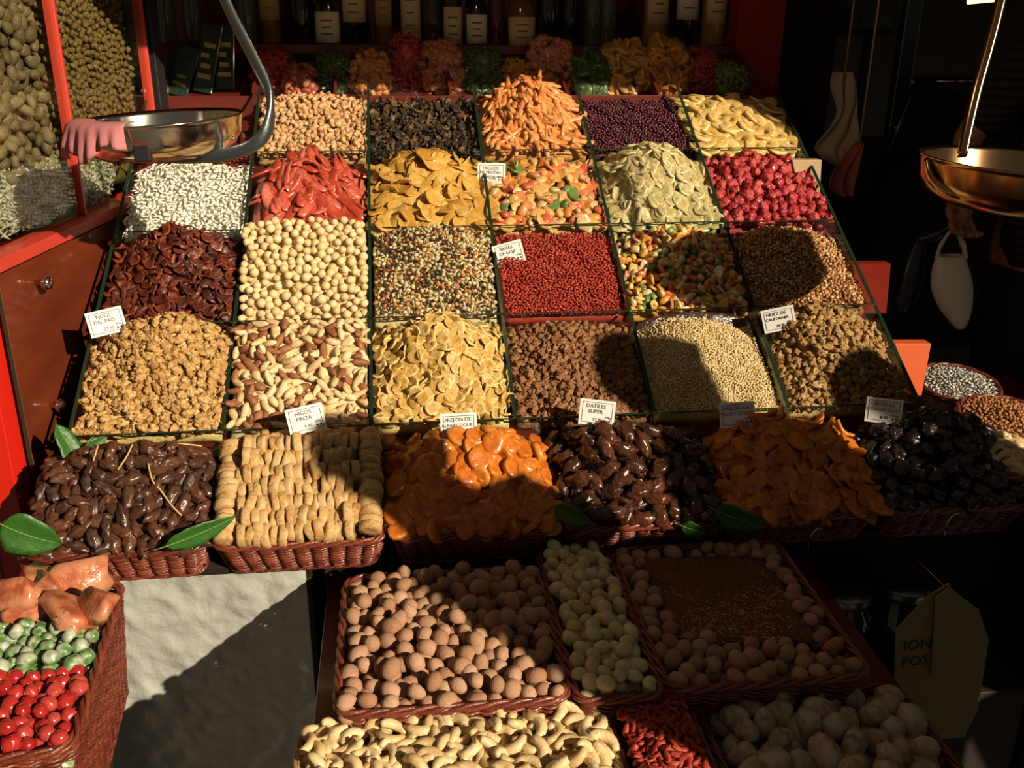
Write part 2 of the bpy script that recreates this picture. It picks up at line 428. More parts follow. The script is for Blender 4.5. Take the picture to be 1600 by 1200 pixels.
def place(fr, h, P, rs, off, lay='rand', tilt=0.35, spin=None, scale=(0.85, 1.15), ojit=0.0):
    """matrices for pieces at (u,v) points on the heap; lay 'rand' tumbled, 'flat' on the surface"""
    n = len(P); e = 0.004
    u, v = P[:, 0], P[:, 1]; z = h(u, v)
    nx = -(h(u + e, v) - h(u - e, v)) / (2 * e); ny = -(h(u, v + e) - h(u, v - e)) / (2 * e)
    N = np.stack([nx, ny, np.ones(n)], 1); N /= np.linalg.norm(N, axis=1)[:, None]
    pos = np.stack([u, v, z], 1) + N * (off + rs.uniform(-ojit, ojit, n))[:, None]
    if lay == 'rand':
        q = rs.normal(size=(n, 4)); q /= np.linalg.norm(q, axis=1)[:, None]
        R = rot_about(q[:, :3], 2 * np.arccos(np.clip(q[:, 3], -1, 1)))
    else:
        if spin is None: sp = rs.uniform(0, 2 * math.pi, n)
        else: sp = spin(u, v) + rs.normal(0, 0.35, n)
        X = np.stack([np.cos(sp), np.sin(sp), np.zeros(n)], 1)
        X -= N * (X * N).sum(1)[:, None]; X /= np.linalg.norm(X, axis=1)[:, None]
        R = np.stack([X, np.cross(N, X), N], 2)
        T = rot_about(rs.normal(size=(n, 3)), rs.normal(0, tilt, n)); R = np.einsum('nij,njk->nik', T, R)
        fl = rs.rand(n) < 0.35
        R[fl, :, 1] *= -1; R[fl, :, 2] *= -1
    sc = rs.uniform(scale[0], scale[1], n)
    MX = np.tile(np.eye(4), (n, 1, 1)); MX[:, :3, :3] = R * sc[:, None, None]; MX[:, :3, 3] = pos
    return np.einsum('ij,njk->nik', fr.mx(), MX)
def mound(fr, h, w, d, drop, n=22, depth=0.05, mi=0.004, edge=0.010, rnd=False):
    us = np.linspace(mi, w - mi, n); vs = np.linspace(mi, d - mi, n); V = []; F = []
    def pos(u, v):
        if rnd:
            a, b = (u / w - .5) * 2, (v / d - .5) * 2; u = w / 2 + w / 2 * a * math.sqrt(1 - b * b / 2); v = d / 2 + d / 2 * b * math.sqrt(1 - a * a / 2)
        return u, v
    for v_ in vs:
        for u_ in us:
            u, v = pos(u_, v_); e = min(min(u_, w - u_), min(v_, d - v_) * 1.0) - mi
            V.append(fr.w(u, v, float(h(u, v)) - drop - edge * max(0.0, 1 - e / 0.022)))
    for j in range(n - 1):
        for i in range(n - 1): F.append((j * n + i, j * n + i + 1, (j + 1) * n + i + 1, (j + 1) * n + i))
    rim = [i for i in range(n)] + [j * n + n - 1 for j in range(1, n)] + [(n - 1) * n + i for i in range(n - 2, -1, -1)] + [j * n for j in range(n - 2, 0, -1)]
    b0 = len(V)
    for k in rim:
        j, i = divmod(k, n); u, v = pos(us[i], vs[j]); V.append(fr.w(u, v, min(-depth, float(h(u, v)) - drop - edge - 0.005)))
    m = len(rim)
    for k in range(m): F.append((rim[k], b0 + k, b0 + (k + 1) % m, rim[(k + 1) % m]))
    F.append(tuple(b0 + k for k in range(m - 1, -1, -1)))
    return V, F
CAMV = CAM
def pour(fr, w, d, h, shapes, mat, size, name, label, cat, group, heap_name, heap_label, seed=1, lay='rand', tilt=0.35, spin=None,
         under=None, thick=None, dens=0.74, udens=0.95, limit=300, stuff_only=False, scale=(0.85, 1.15), mask=None, inset=0.0, layers=1, depth=0.05, mi=0.004, edge=0.010, uoff=None, ojit=None, drop=None, roundcore=False):
    """a heap: core and lower layers are one uncountable object, the top pieces are things of their own"""
    rs = np.random.RandomState(seed); th = thick if thick is not None else size
    mesh_l = shapes if under is None else under
    core = mound(fr, h, w, d, (th * 0.75) if drop is None else drop, depth=depth, mi=mi, edge=edge, rnd=roundcore)
    if mask is None: P = darts(w, d, size * udens, rs, 25, 9000, mask, inset)
    else: P = darts(w, d, size * udens, rs, 25, 9000, mask, inset)
    MXs = [place(fr, h, P, rs, -th * 0.45 if uoff is None else uoff, lay, tilt, spin, scale, th * 0.15)]
    idx = [rs.randint(0, len(mesh_l), len(P))]
    P2 = darts(w, d, size * dens, rs, 25, 9000, mask, inset)
    MX2 = place(fr, h, P2, rs, th * 0.12, lay, tilt, spin, scale, th * 0.22 if ojit is None else ojit)
    i2 = rs.randint(0, len(shapes), len(P2))
    if stuff_only:
        MXs.append(place(fr, h, P2, rs, th * 0.15, lay, tilt, spin, scale, th * 0.25)); idx.append(rs.randint(0, len(mesh_l), len(P2)))
        MX2 = MX2[:0]
    else:
        if len(P2) > limit:
            dd = np.linalg.norm(MX2[:, :3, 3] - CAMV, axis=1); k = np.sort(np.argsort(dd)[:limit]); rest = np.setdiff1d(np.arange(len(P2)), k)
            MXs.append(MX2[rest]); idx.append(rs.randint(0, len(mesh_l), len(rest))); MX2, i2 = MX2[k], i2[k]
    me = join_mesh(heap_name, mesh_l, np.concatenate(idx), np.concatenate(MXs), core)
    ho = link(heap_name, me, mat); tag(ho, heap_label, cat if stuff_only else cat, None, 'stuff')
    if len(MX2):
        meshes = []
        for (v, f, c) in shapes:
            m_ = mesh_from(name, v, f, True, c); m_.materials.append(mat); meshes.append(m_)
        for q in range(len(MX2)):
            o = bpy.data.objects.new(name, meshes[i2[q]]); COL.objects.link(o); o.matrix_world = Matrix(MX2[q].tolist())
            o['label'] = label; o['category'] = cat; o['group'] = group
    return ho
def single(name, shape, mat, mx, label=None, cat=None, group=None, parent=None):
    v, f, c = shape; o = link(name, mesh_from(name, v, f, True, c), mat, parent, mx=Matrix(np.asarray(mx).tolist())); return tag(o, label, cat, group)
# ------------------------------------------------------------------ the place: floor, walls, canopy
C30, S30 = math.cos(math.radians(30)), 0.5
M['floor'] = plain('dull_market_floor', (0.075, 0.062, 0.048), 0.75, var=0.3, vscale=3, bump=0.1, bscale=20)
M['hallwall'] = plain('dark_hall_wall', (0.022, 0.017, 0.013), 0.8, var=0.3)
tag(box('floor', -5, 7, -6, 6.5, -0.05, 0.0, M['floor'], bev=0), kind='structure')
tag(box('wall_back', -5, 7, 5.8, 6.0, 0, 4.0, M['hallwall'], bev=0), kind='structure')
tag(box('wall_stall_back', -0.3, 1.86, 1.63, 1.66, 0, 2.4, M['redwood'], bev=0), kind='structure')
pl = tag(box('pillar', 1.655, 1.80, 1.24, 1.40, 0, 1.94, plain('dull_red_pillar_paint', (0.24, 0.018, 0.010), 0.7, spec=0.1, var=0.15), bev=0.004), 'dull red square pillar beside the end of the bottle shelf', 'pillar')
tag(box('ceiling_added_shade', -6, 13, 0.7, 7, 3.3, 3.4, M['hallwall'], bev=0), kind='structure')  # out of view, added to keep the sun off the hall background
tag(box('wall_added_shade', 3.45, 6.5, -1.32, -1.22, 0, 4.8, M['hallwall'], bev=0), kind='structure')  # unseen wall added to block sun from the right background
cn = empty('stall_canopy', (0.8, 0.9, 1.95), 'red wooden stall canopy over the bottle shelf', 'canopy')
box('canopy_board', -0.32, 2.6, 0.18, 1.62, 1.95, 1.98, M['redwood'], cn)  # out of view; right end lengthened to block sun from the shelf
box('canopy_fascia', -0.32, 2.6, 0.16, 0.18, 1.925, 2.10, M['redwood'], cn)

# ------------------------------------------------------------------ stall body
st = empty('stall_counter', (0.84, 0.4, 0), 'dark wooden counter body under the stepped display', 'counter')
box('front_board', 0.46, 2.30, -0.10, -0.07, 0.0, 0.575, M['dark'], st)  # right end added past the counter, dark to cover sunlit floor
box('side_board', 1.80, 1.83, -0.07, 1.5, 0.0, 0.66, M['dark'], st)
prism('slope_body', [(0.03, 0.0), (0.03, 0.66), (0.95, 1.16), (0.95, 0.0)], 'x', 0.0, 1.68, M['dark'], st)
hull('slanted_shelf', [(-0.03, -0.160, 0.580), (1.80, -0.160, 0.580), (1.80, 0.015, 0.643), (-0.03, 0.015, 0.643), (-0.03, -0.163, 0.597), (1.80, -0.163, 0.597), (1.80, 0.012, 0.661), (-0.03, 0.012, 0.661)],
     box_vf(0, 1, 0, 1, 0, 1)[1], M['dark'], st, 0.001)

# foil covered panel under the first two baskets
M['foil'] = plain('crinkled_pale_plastic_sheet', (0.40, 0.41, 0.38), 0.30, spec=1.0, coat=0.9, bump=0.8, bscale=22, var=0.25, vscale=9)
pn = empty('plastic_covered_panel', (0.25, -0.14, 0.0), 'pale crinkled plastic sheet covering the counter below the date and fig baskets', 'panel')
def sheet(name, x0, x1, z0, z1, y, mat, parent, amp=0.006, nx=26, nz_=34, seed=0):
    V = []; F = []
    for j in range(nz_):
        for i in range(nx):
            x = x0 + (x1 - x0) * i / (nx - 1); z = z0 + (z1 - z0) * j / (nz_ - 1)
            d = amp * (mnoise.noise(Vector((x * 14, z * 11, seed))) + 0.5 * mnoise.noise(Vector((x * 40 + z * 22, z * 30, seed + 4))))
            V.append((x, y - abs(d) * 1.4, z))
    for j in range(nz_ - 1):
        for i in range(nx - 1): F.append((j * nx + i, j * nx + i + 1, (j + 1) * nx + i + 1, (j + 1) * nx + i))
    nF = len(V)
    V += [(x0, y + 0.012, z0), (x1, y + 0.012, z0), (x1, y + 0.012, z1), (x0, y + 0.012, z1)]
    F += [(nF, nF + 3, nF + 2, nF + 1)]
    return link(name, mesh_from(name, V, F), mat, parent)
sheet('sheet', 0.0, 0.432, 0.02, 0.586, -0.168, M['foil'], pn, 0.008, 60, 80)
box('backing_board', -0.02, 0.44, -0.155, -0.12, 0.0, 0.560, M['dark'], pn)

# ------------------------------------------------------------------ stepped tiers of glass compartments
W = 0.28; NCOL = 6; DS = 0.28
TY = [DS * C30 * k for k in range(5)]; TZ = [0.80 + DS * S30 * k for k in range(5)]
TIERLAB = ['lowest tier of glass compartments, from pale walnuts to tan walnuts', 'second tier of glass compartments, from dried tomatoes to mixed nuts',
           'third tier of glass compartments, from white coconut to red berries', 'top tier of glass compartments, below the shelf of bagged candied fruit']
for k in range(4):
    t = empty('glass_display_tier', (0.84, TY[k], TZ[k] - 0.1), TIERLAB[k], 'display tier')
    y0, y1, z0, z1 = TY[k], TY[k + 1], TZ[k], TZ[k + 1]
    prism('tier_base', [(y0 + 0.001, z0 - 0.115), (y0 + 0.001, z0 - 0.056), (y1 - 0.001, z1 - 0.092), (y1 - 0.001, z1 - 0.12)], 'x', -0.004, 1.684, M['redwood'], t, 0.001)
    for c in range(NCOL):
        f = box('front_pane', c * W + 0.004, (c + 1) * W - 0.004, y0 - 0.004, y0, z0 - 0.055, z0 - 0.002, M['glass'], t, 0)
        box('pane_edge', c * W + 0.004, (c + 1) * W - 0.004, y0 - 0.004, y0, z0 - 0.002, z0, M['glass_edge'], f, 0)
    for c in range(NCOL + 1):
        x = c * W
        d = prism('divider_pane', [(y0 + 0.001, z0 - 0.056), (y0 + 0.001, z0 - 0.002), (y1 - 0.006, z1 - 0.005), (y1 - 0.006, z1 - 0.09)], 'x', x - 0.003, x + 0.003, M['glass'], t)
        prism('pane_edge', [(y0, z0 - 0.002), (y0, z0 + 0.001), (y1 - 0.006, z1 - 0.002), (y1 - 0.006, z1 - 0.005)], 'x', x - 0.0034, x + 0.0034, M['glass_edge'], d)
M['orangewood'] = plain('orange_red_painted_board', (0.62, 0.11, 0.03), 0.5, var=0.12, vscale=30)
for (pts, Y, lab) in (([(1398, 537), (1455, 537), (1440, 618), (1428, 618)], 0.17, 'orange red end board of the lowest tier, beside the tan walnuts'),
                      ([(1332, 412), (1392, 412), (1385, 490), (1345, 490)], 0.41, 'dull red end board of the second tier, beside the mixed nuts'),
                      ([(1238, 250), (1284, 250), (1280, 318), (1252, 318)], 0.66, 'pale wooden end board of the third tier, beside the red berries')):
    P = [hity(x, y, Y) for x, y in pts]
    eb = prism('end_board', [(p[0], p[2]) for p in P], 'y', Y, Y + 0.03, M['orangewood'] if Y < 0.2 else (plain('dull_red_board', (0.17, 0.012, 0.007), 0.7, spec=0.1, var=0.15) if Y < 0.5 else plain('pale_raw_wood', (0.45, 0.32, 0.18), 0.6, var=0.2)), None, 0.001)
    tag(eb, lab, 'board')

# brown film bulging over the front edge of some compartments
def film(c, k, f0=0.02, f1=0.98, hgt=0.042, lab=''):
    x0, x1 = c * W + f0 * W, c * W + f1 * W; V = []; F = []; nx, ny = 28, 9
    for j in range(ny):
        b = j / (ny - 1)
        for i in range(nx):
            a = i / (nx - 1); x = x0 + (x1 - x0) * a
            bul = math.sin(math.pi * a) ** 0.5 if 0 < a < 1 else 0
            z = TZ[k] - 0.056 + hgt * b * (0.35 + 0.65 * bul)
            y = TY[k] - 0.006 - 0.016 * math.sin(math.pi * (0.15 + 0.8 * b)) * (0.4 + 0.6 * bul) + 0.003 * mnoise.noise(Vector((x * 60, z * 90, k + c)))
            V.append((x, y, z))
    for j in range(ny - 1):
        for i in range(nx - 1): F.append((j * nx + i, j * nx + i + 1, (j + 1) * nx + i + 1, (j + 1) * nx + i))
    o = link('brown_plastic_film', mesh_from('brown_plastic_film', V, F), M['brownfilm']); s = o.modifiers.new('t', 'SOLIDIFY'); s.thickness = 0.001
    tag(o, lab, 'plastic film')
film(3, 1, 0.08, 0.9, 0.036, 'crinkled brown plastic film bulging below the red goji berries')
film(4, 1, 0.03, 0.97, 0.05, 'crinkled brown plastic film below the candied cubes, above the pine nuts')
film(4, 2, 0.05, 0.95, 0.042, 'crinkled brown plastic film below the kiwi slices, above the candied cubes')
film(5, 2, 0.05, 0.95, 0.034, 'crinkled brown plastic film below the red berries, above the mixed nuts')

# ------------------------------------------------------------------ wicker baskets
def rrect(w, d, r, n, inset=0.0):
    """n points, even spacing, round a rounded rectangle with corner (0,0)-(w,d)"""
    w2, d2 = w - 2 * inset, d - 2 * inset; r = max(0.004, min(r - inset * 0.3, w2 / 2 - 1e-4, d2 / 2 - 1e-4)); segs = []
    cs = [((w2 - r, r), -90), ((w2 - r, d2 - r), 0), ((r, d2 - r), 90), ((r, r), 180)]
    P = []
    for (cx, cy), a0 in cs:
        for k in range(13):
            a = math.radians(a0 + 90 * k / 12); P.append((cx + r * math.cos(a), cy + r * math.sin(a)))
    P.append(P[0]); P = np.array(P); D = np.r_[0, np.cumsum(np.linalg.norm(np.diff(P, axis=0), axis=1))]
    s = np.linspace(0, D[-1], n, endpoint=False); Q = np.stack([np.interp(s, D, P[:, 0]), np.interp(s, D, P[:, 1])], 1) + inset
    T = np.roll(Q, -1, 0) - np.roll(Q, 1, 0); T /= np.linalg.norm(T, axis=1)[:, None]
    return Q, np.stack([T[:, 1], -T[:, 0]], 1), D[-1]
_wk = {}
def wicker_meshes(w, d, h, r, mat, pitch=0.0064):
    key = (round(w, 3), round(d, 3), round(h, 3), r, mat.name)
    if key in _wk: return _wk[key]
    Q, N, per = rrect(w, d, r, 8); ns = int(round(per / 0.032)); n = ns * 7; taper = 0.016
    rows = max(3, int((h - 0.012) / pitch)); strands = []
    for k in range(rows):
        z = -0.010 - (h - 0.014) * k / max(1, rows - 1); ins = taper * (-z / h)
        Q, N, _ = rrect(w, d, r, n, ins); s = np.arange(n) * ns / n
        rs = np.random.RandomState(k + 3)
        amp = 0.0024 * np.tanh(2.2 * (np.sin(2 * math.pi * s) + 0.30)) + 0.0006 * np.sin(s * 3.1 + k)
        P = np.c_[Q + N * amp[:, None], np.full(n, z) + 0.0010 * np.sin(2 * math.pi * s * 0.5 + k * 1.3)]
        V, F = tube_vf(P, 0.0029, 5, True); m = mesh_from('strand', V, F); m.materials.append(mat); strands.append(m)
    # rim: three cords twisted round each other
    def rope(z0, ins, rad, tw):
        n2 = int(per / 0.005); Q, N, _ = rrect(w, d, r, n2, ins); s = np.linspace(0, 1, n2, endpoint=False); Vs = []; Fs = []; o = 0
        for q in range(3):
            a = 2 * math.pi * (s * round(per / 0.10) + q / 3)
            P = np.c_[Q + N * (rad * np.cos(a))[:, None], z0 + rad * np.sin(a)]
            V, F = tube_vf(P, tw, 5, True); Vs.append(V); Fs += [tuple(i + o for i in f) for f in F]; o += len(V)
        m = mesh_from('rim', np.vstack(Vs), Fs); m.materials.append(mat); return m
    rim = rope(-0.002, 0.0, 0.0038, 0.0038); foot = rope(-h + 0.004, taper, 0.0032, 0.0032)
    V, F = tube_vf([(0, 0, 0), (0, 0, -(h - 0.016))], 0.003, 6); stake = mesh_from('stake', V, F); stake.materials.append(mat)
    Qs, Ns, _ = rrect(w, d, r, ns, 0.013)
    Qb, _, _ = rrect(w, d, r, 40, taper + 0.004)
    V = [(q[0], q[1], -h + 0.003) for q in Qb] + [(q[0], q[1], -h + 0.009) for q in Qb]; m = len(Qb)
    F = [tuple(range(m - 1, -1, -1)), tuple(range(m, 2 * m))] + [(i, (i + 1) % m, m + (i + 1) % m, m + i) for i in range(m)]
    bot = mesh_from('bottom', V, F, False); bot.materials.append(mat)
    _wk[key] = (strands, rim, foot, stake, Qs, Ns, bot); return _wk[key]
def basket(fr, w, d, h, label, group=None, r=0.03, mat=None, stakes=True):
    mat = mat or M['wicker']
    strands, rim, foot, stake, Qs, Ns, bot = wicker_meshes(w, d, h, r, mat)
    root = bpy.data.objects.new('wicker_basket', None); COL.objects.link(root); root.empty_display_size = 0.02; root.matrix_world = Matrix(fr.mx().tolist())
    tag(root, label, 'basket', group)
    def child(nm, me, mx=None):
        o = bpy.data.objects.new(nm, me); COL.objects.link(o); o.parent = root
        if mx is not None: o.matrix_basis = mx
        return o
    for m in strands: child('strand', m)
    child('rim', rim); child('foot_rim', foot); child('bottom', bot)
    if stakes:
        for q, n in zip(Qs, Ns): child('stake', stake, Matrix.Translation((q[0], q[1], -0.004)))
    return root
BW, BD, BH, BT = 0.300, 0.215, 0.088, 20
BX = [-0.030 + 0.3115 * i for i in range(6)]
BF = [Frame((x, -0.2165, 0.667), BT) for x in BX]
BLAB = ['red wicker basket of dark dates on twigs, nearest the lacquered cabinet', 'red wicker basket of dried figs packed in rows', 'red wicker basket heaped with dried apricots',
        'red wicker basket of large glossy dates trimmed with leaves', 'red wicker basket heaped with dried peach pieces', 'red wicker basket of black prunes']
for i in range(6): basket(BF[i], BW, BD, BH, BLAB[i], 'row of wicker baskets in front of the glass tiers')
LZ = 0.617
F_tr = Frame((0.512, -0.608, LZ)); basket(F_tr, 0.336, 0.355, 0.075, 'wide red wicker basket of cocoa dusted truffles')
F_al = Frame((0.858, -0.615, LZ)); basket(F_al, 0.126, 0.408, 0.075, 'narrow red wicker basket of cream sugared almonds', r=0.02)
F_co = Frame((0.995, -0.606, LZ)); basket(F_co, 0.315, 0.395, 0.075, 'red wicker basket with a sealed gold flecked bag and cocoa almonds')
F_ca = Frame((0.460, -0.90, 0.580)); basket(F_ca, 0.440, 0.315, 0.075, 'pale straw basket of cashew nuts in the foreground', mat=M['straw'])
F_go = Frame((0.908, -0.90, 0.575)); basket(F_go, 0.122, 0.325, 0.075, 'narrow red wicker basket of bright goji berries in the foreground', r=0.02)
F_sf = Frame((1.050, -0.90, 0.560)); basket(F_sf, 0.330, 0.335, 0.075, 'red wicker basket of whitish sugared figs in the foreground corner')
F_le = Frame((0.181 - 0.36 * math.cos(math.radians(4.9)), -0.68 - 0.36 * math.sin(math.radians(4.9)), 0.655), 0, 4.9)
basket(F_le, 0.36, 0.40, 0.20, 'deep red wicker basket of candied papaya and cherries')
for (nm, x0, x1, y0, y1, z0, z1, lab) in (('basket_stand', 0.47, 1.40, -0.615, -0.11, 0.515, 0.540, 'dark red stand under the truffle and almond baskets'), ('basket_stand', 0.44, 1.42, -0.93, -0.625, 0.470, 0.4985, 'dark red stand under the cashew and goji baskets')):
    bs_ = empty(nm, ((x0 + x1) / 2, (y0 + y1) / 2, 0), lab, 'stand'); box('stand_board', x0, x1, y0, y1, z0, z1, M['redwood'], bs_)
    for x in (x0 + .04, x1 - .04):
        for y in (y0 + .035, y1 - .035): box('leg', x - 0.018, x + 0.018, y - 0.018, y + 0.018, 0, z0 - .001, M['dark'], bs_)
tag(box('added_dark_floor_sheet', 1.45, 2.9, -1.15, -0.12, 0.0, 0.012, M['black'], bev=.003), 'black sheet added over the sunlit floor beside the basket stands to read as shade', 'floor mat')  # black sheet added over sunlit floor, stands in for shade
tag(box('wooden_crate', -0.20, 0.10, -0.64, -0.33, 0, 0.453, M['dark'], bev=0.004), 'dark wooden stand under the candied fruit basket', 'stand')

# ------------------------------------------------------------------ cabinet on the left
cab = empty('lacquered_cabinet', (-0.2, 0.4, 0), 'red cabinet with glossy lower panel and glass panes of stored nuts', 'cabinet')
ca, cb = np.array([0.155, 0.988, 0.0]), np.array([-0.988, 0.155, 0.0])
CMX = Matrix(((ca[0], cb[0], 0, -0.120), (ca[1], cb[1], 0, 0.10), (0, 0, 1, 0), (0, 0, 0, 1)))
def cbox(name, x0, x1, y0, y1, z0, z1, mat, parent=cab, bev=0.0015):
    V, F = box_vf(x0, x1, y0, y1, z0, z1); return link(name, bevelled(V, F, bev, 1), mat, parent, mx=CMX)
cbox('carcass', 0.0, 0.86, 0.012, 0.4, 0.0, 1.09, M['redwood'])
lp = cbox('lacquer_panel', -0.035, 0.60, -0.030, -0.022, 0.42, 1.092, M['lacquer'])
cbox('panel_edge', -0.038, -0.035, -0.030, -0.022, 0.42, 1.092, M['glass_edge'], lp)
cbox('ledge_trim', -0.05, 0.62, -0.034, 0.02, 1.096, 1.120, M['redtrim'])
cbox('ledge_end', 0.60, 0.66, -0.034, 0.02, 1.090, 1.125, M['redpaint'])
for nm, x in (('frame_bar', 0.372), ('frame_bar', 0.822)): cbox(nm, x - 0.005, x + 0.005, -0.012, 0.012, 1.12, 2.1, M['redtrim'])
cbox('glass_pane', -0.066, 0.366, -0.004, 0.0, 1.122, 2.1, M['glass'], bev=0)
cbox('glass_pane', 0.378, 0.816, -0.004, 0.0, 1.122, 2.1, M['glass'], bev=0)
cbox('inner_board', -0.066, 0.84, 0.11, 0.13, 1.09, 2.1, M['dark'])
cbox('side_frame', -0.078, -0.066, -0.012, 0.13, 1.09, 2.1, M['redtrim'])
cbox('top_rail', -0.078, 0.84, -0.012, 0.13, 2.1, 2.13, M['redtrim'])
cbox('front_board', -0.075, -0.005, -0.010, 0.30, 0.0, 1.09, M['redpaint'])
cbox('front_groove', -0.0758, -0.0750, 0.05, 0.055, 0.0, 1.09, M['redwood'], bev=0)
cbox('side_post', 0.845, 0.90, -0.02, 0.10, 0.9, 2.1, M['black'])
for (x, z) in ((0.085, 1.047), (0.06, 0.80)):
    kx = Matrix(CMX) @ Matrix.Translation((x, -0.0305, z)) @ Matrix.Rotation(math.radians(90), 4, 'X')
    k = lathe('standoff_knob', [(0.0, 0.0), (0.005, 0.0), (0.005, 0.012), (0.011, 0.014), (0.0145, 0.021), (0.012, 0.029), (0.005, 0.033), (0.0, 0.0335)], M['steel'], cab, 16, mx=kx)

# ------------------------------------------------------------------ shelf of bagged fruit and bottle shelf
sh = empty('fruit_bag_shelf', (0.8, 1.1, 1.3), 'dark red wooden shelf of bagged candied fruit above the top tier', 'shelf')
prism('tray_front', [(0.985, 1.255), (0.985, 1.328), (1.0, 1.328), (1.0, 1.255)], 'x', 0.02, 1.652, M['redwood'], sh, 0.001)
prism('tray_floor', [(1.0, 1.27), (1.0, 1.285), (1.245, 1.385), (1.245, 1.37)], 'x', 0.02, 1.652, M['redwood'], sh)
for x in (0.02, 0.255, 0.47, 0.78, 1.10, 1.36, 1.648):
    prism('tray_divider', [(0.99, 1.28), (0.99, 1.332), (1.245, 1.452), (1.245, 1.38)], 'x', x - 0.004, x + 0.004, M['redwood'], sh, 0.001)
tag(box('bottle_shelf', -0.02, 1.650, 1.245, 1.55, 1.424, 1.448, M['redwood']), 'dark red shelf board carrying the row of bottles', 'shelf')
# ------------------------------------------------------------------ food colours
M['walnut'] = food('pale_walnut', [(0.46, 0.27, 0.09), (0.58, 0.38, 0.15), (0.68, 0.47, 0.21)], rough=0.6, bump=0.5, bscale=220, alt=(0.36, 0.18, 0.05), mott=0.3)
M['brazil'] = food('cream_and_brown_nut', [(0.72, 0.55, 0.30), (0.66, 0.48, 0.24), (0.70, 0.55, 0.32), (0.62, 0.42, 0.20), (0.24, 0.09, 0.035), (0.30, 0.12, 0.05)], rough=0.5, const=True, mott=0.2)
M['banana'] = food('banana_chip', [(0.60, 0.38, 0.10), (0.70, 0.50, 0.18), (0.74, 0.56, 0.24)], rough=0.45, coat=0.1, alt=(0.40, 0.22, 0.045), mott=0.25)
M['caramel'] = food('caramelised_nut', [(0.20, 0.085, 0.032), (0.27, 0.12, 0.05), (0.34, 0.17, 0.075)], rough=0.45, bump=0.8, bscale=300, mott=0.4)
M['pine'] = food('pine_nut', [(0.52, 0.37, 0.16), (0.64, 0.49, 0.25), (0.72, 0.58, 0.33)], rough=0.5, bump=0, mott=0)
M['walnut2'] = food('tan_walnut', [(0.32, 0.18, 0.06), (0.44, 0.28, 0.10), (0.56, 0.38, 0.16)], rough=0.6, bump=0.5, bscale=240, alt=(0.22, 0.10, 0.03), mott=0.35)
M['tomato'] = food('dried_tomato', [(0.060, 0.013, 0.008), (0.12, 0.020, 0.009), (0.26, 0.050, 0.015)], rough=0.42, coat=0.1, alt=(0.05, 0.010, 0.007), mott=0.4)
M['macadamia'] = food('pale_round_nut', [(0.60, 0.44, 0.21), (0.68, 0.52, 0.27), (0.72, 0.57, 0.33)], rough=0.5, bump=0.15, mott=0.15)
M['seedmix'] = food('mixed_seeds', [(0.10, 0.05, 0.025), (0.55, 0.42, 0.20), (0.40, 0.22, 0.07), (0.38, 0.36, 0.20), (0.66, 0.54, 0.32), (0.05, 0.025, 0.02), (0.45, 0.17, 0.06), (0.50, 0.46, 0.28)], rough=0.5, const=True, bump=0, mott=0)
M['goji'] = food('goji_berry', [(0.30, 0.026, 0.016), (0.38, 0.042, 0.026), (0.46, 0.075, 0.045)], rough=0.5, bump=0.2, mott=0.2)
M['gummy'] = food('mixed_candied_cube', [(0.60, 0.28, 0.05), (0.64, 0.42, 0.12), (0.68, 0.56, 0.34), (0.54, 0.13, 0.05), (0.62, 0.36, 0.08), (0.10, 0.20, 0.05), (0.64, 0.40, 0.10), (0.60, 0.30, 0.20), (0.58, 0.24, 0.04), (0.66, 0.50, 0.22)], rough=0.3, coat=0.4, sss=0.0, const=True, mott=0.15)
M['nutmix'] = food('small_mixed_nuts', [(0.40, 0.20, 0.07), (0.56, 0.36, 0.15), (0.34, 0.15, 0.06), (0.62, 0.46, 0.24), (0.50, 0.24, 0.12), (0.28, 0.11, 0.05)], rough=0.5, const=True, bump=0, mott=0)
M['coconut'] = food('white_coconut', [(0.72, 0.68, 0.54), (0.80, 0.77, 0.66), (0.84, 0.82, 0.74)], rough=0.6, bump=0, mott=0)
M['papaya'] = food('coral_papaya_strip', [(0.34, 0.040, 0.022), (0.43, 0.065, 0.036), (0.52, 0.13, 0.085)], rough=0.32, coat=0.35, mott=0.25, bscale=120)
M['mango'] = food('yellow_mango_slice', [(0.40, 0.20, 0.030), (0.49, 0.27, 0.050), (0.56, 0.34, 0.085)], rough=0.38, coat=0.2, mott=0.2, bscale=120)
M['fruitmix'] = food('mixed_candied_fruit', [(0.58, 0.22, 0.05), (0.60, 0.36, 0.11), (0.50, 0.10, 0.05), (0.58, 0.30, 0.07), (0.56, 0.24, 0.10), (0.12, 0.20, 0.05), (0.58, 0.38, 0.18), (0.56, 0.17, 0.05), (0.60, 0.34, 0.10)], rough=0.32, coat=0.4, const=True, mott=0.2)
M['kiwi'] = food('pale_kiwi_slice', [(0.48, 0.39, 0.16), (0.56, 0.48, 0.24), (0.62, 0.55, 0.33)], rough=0.4, coat=0.2, alt=(0.30, 0.245, 0.085), mott=0.25, bscale=160)
M['rasp'] = food('red_candied_berry', [(0.32, 0.018, 0.022), (0.42, 0.034, 0.040), (0.52, 0.075, 0.075)], rough=0.42, coat=0.3, bump=0.7, bscale=300, mott=0.3)
M['cran'] = food('dark_red_cranberry', [(0.16, 0.010, 0.010), (0.24, 0.016, 0.014)], rough=0.35, coat=0.3, bump=0, mott=0)
M['ginger'] = food('tan_ginger_cube', [(0.48, 0.25, 0.10), (0.56, 0.33, 0.15), (0.62, 0.40, 0.22)], rough=0.5, bump=0.5, mott=0.25)
M['raisin'] = food('dark_dried_mushroom', [(0.030, 0.018, 0.010), (0.050, 0.026, 0.012), (0.022, 0.014, 0.010), (0.11, 0.06, 0.02)], rough=0.5, const=True, mott=0.4)
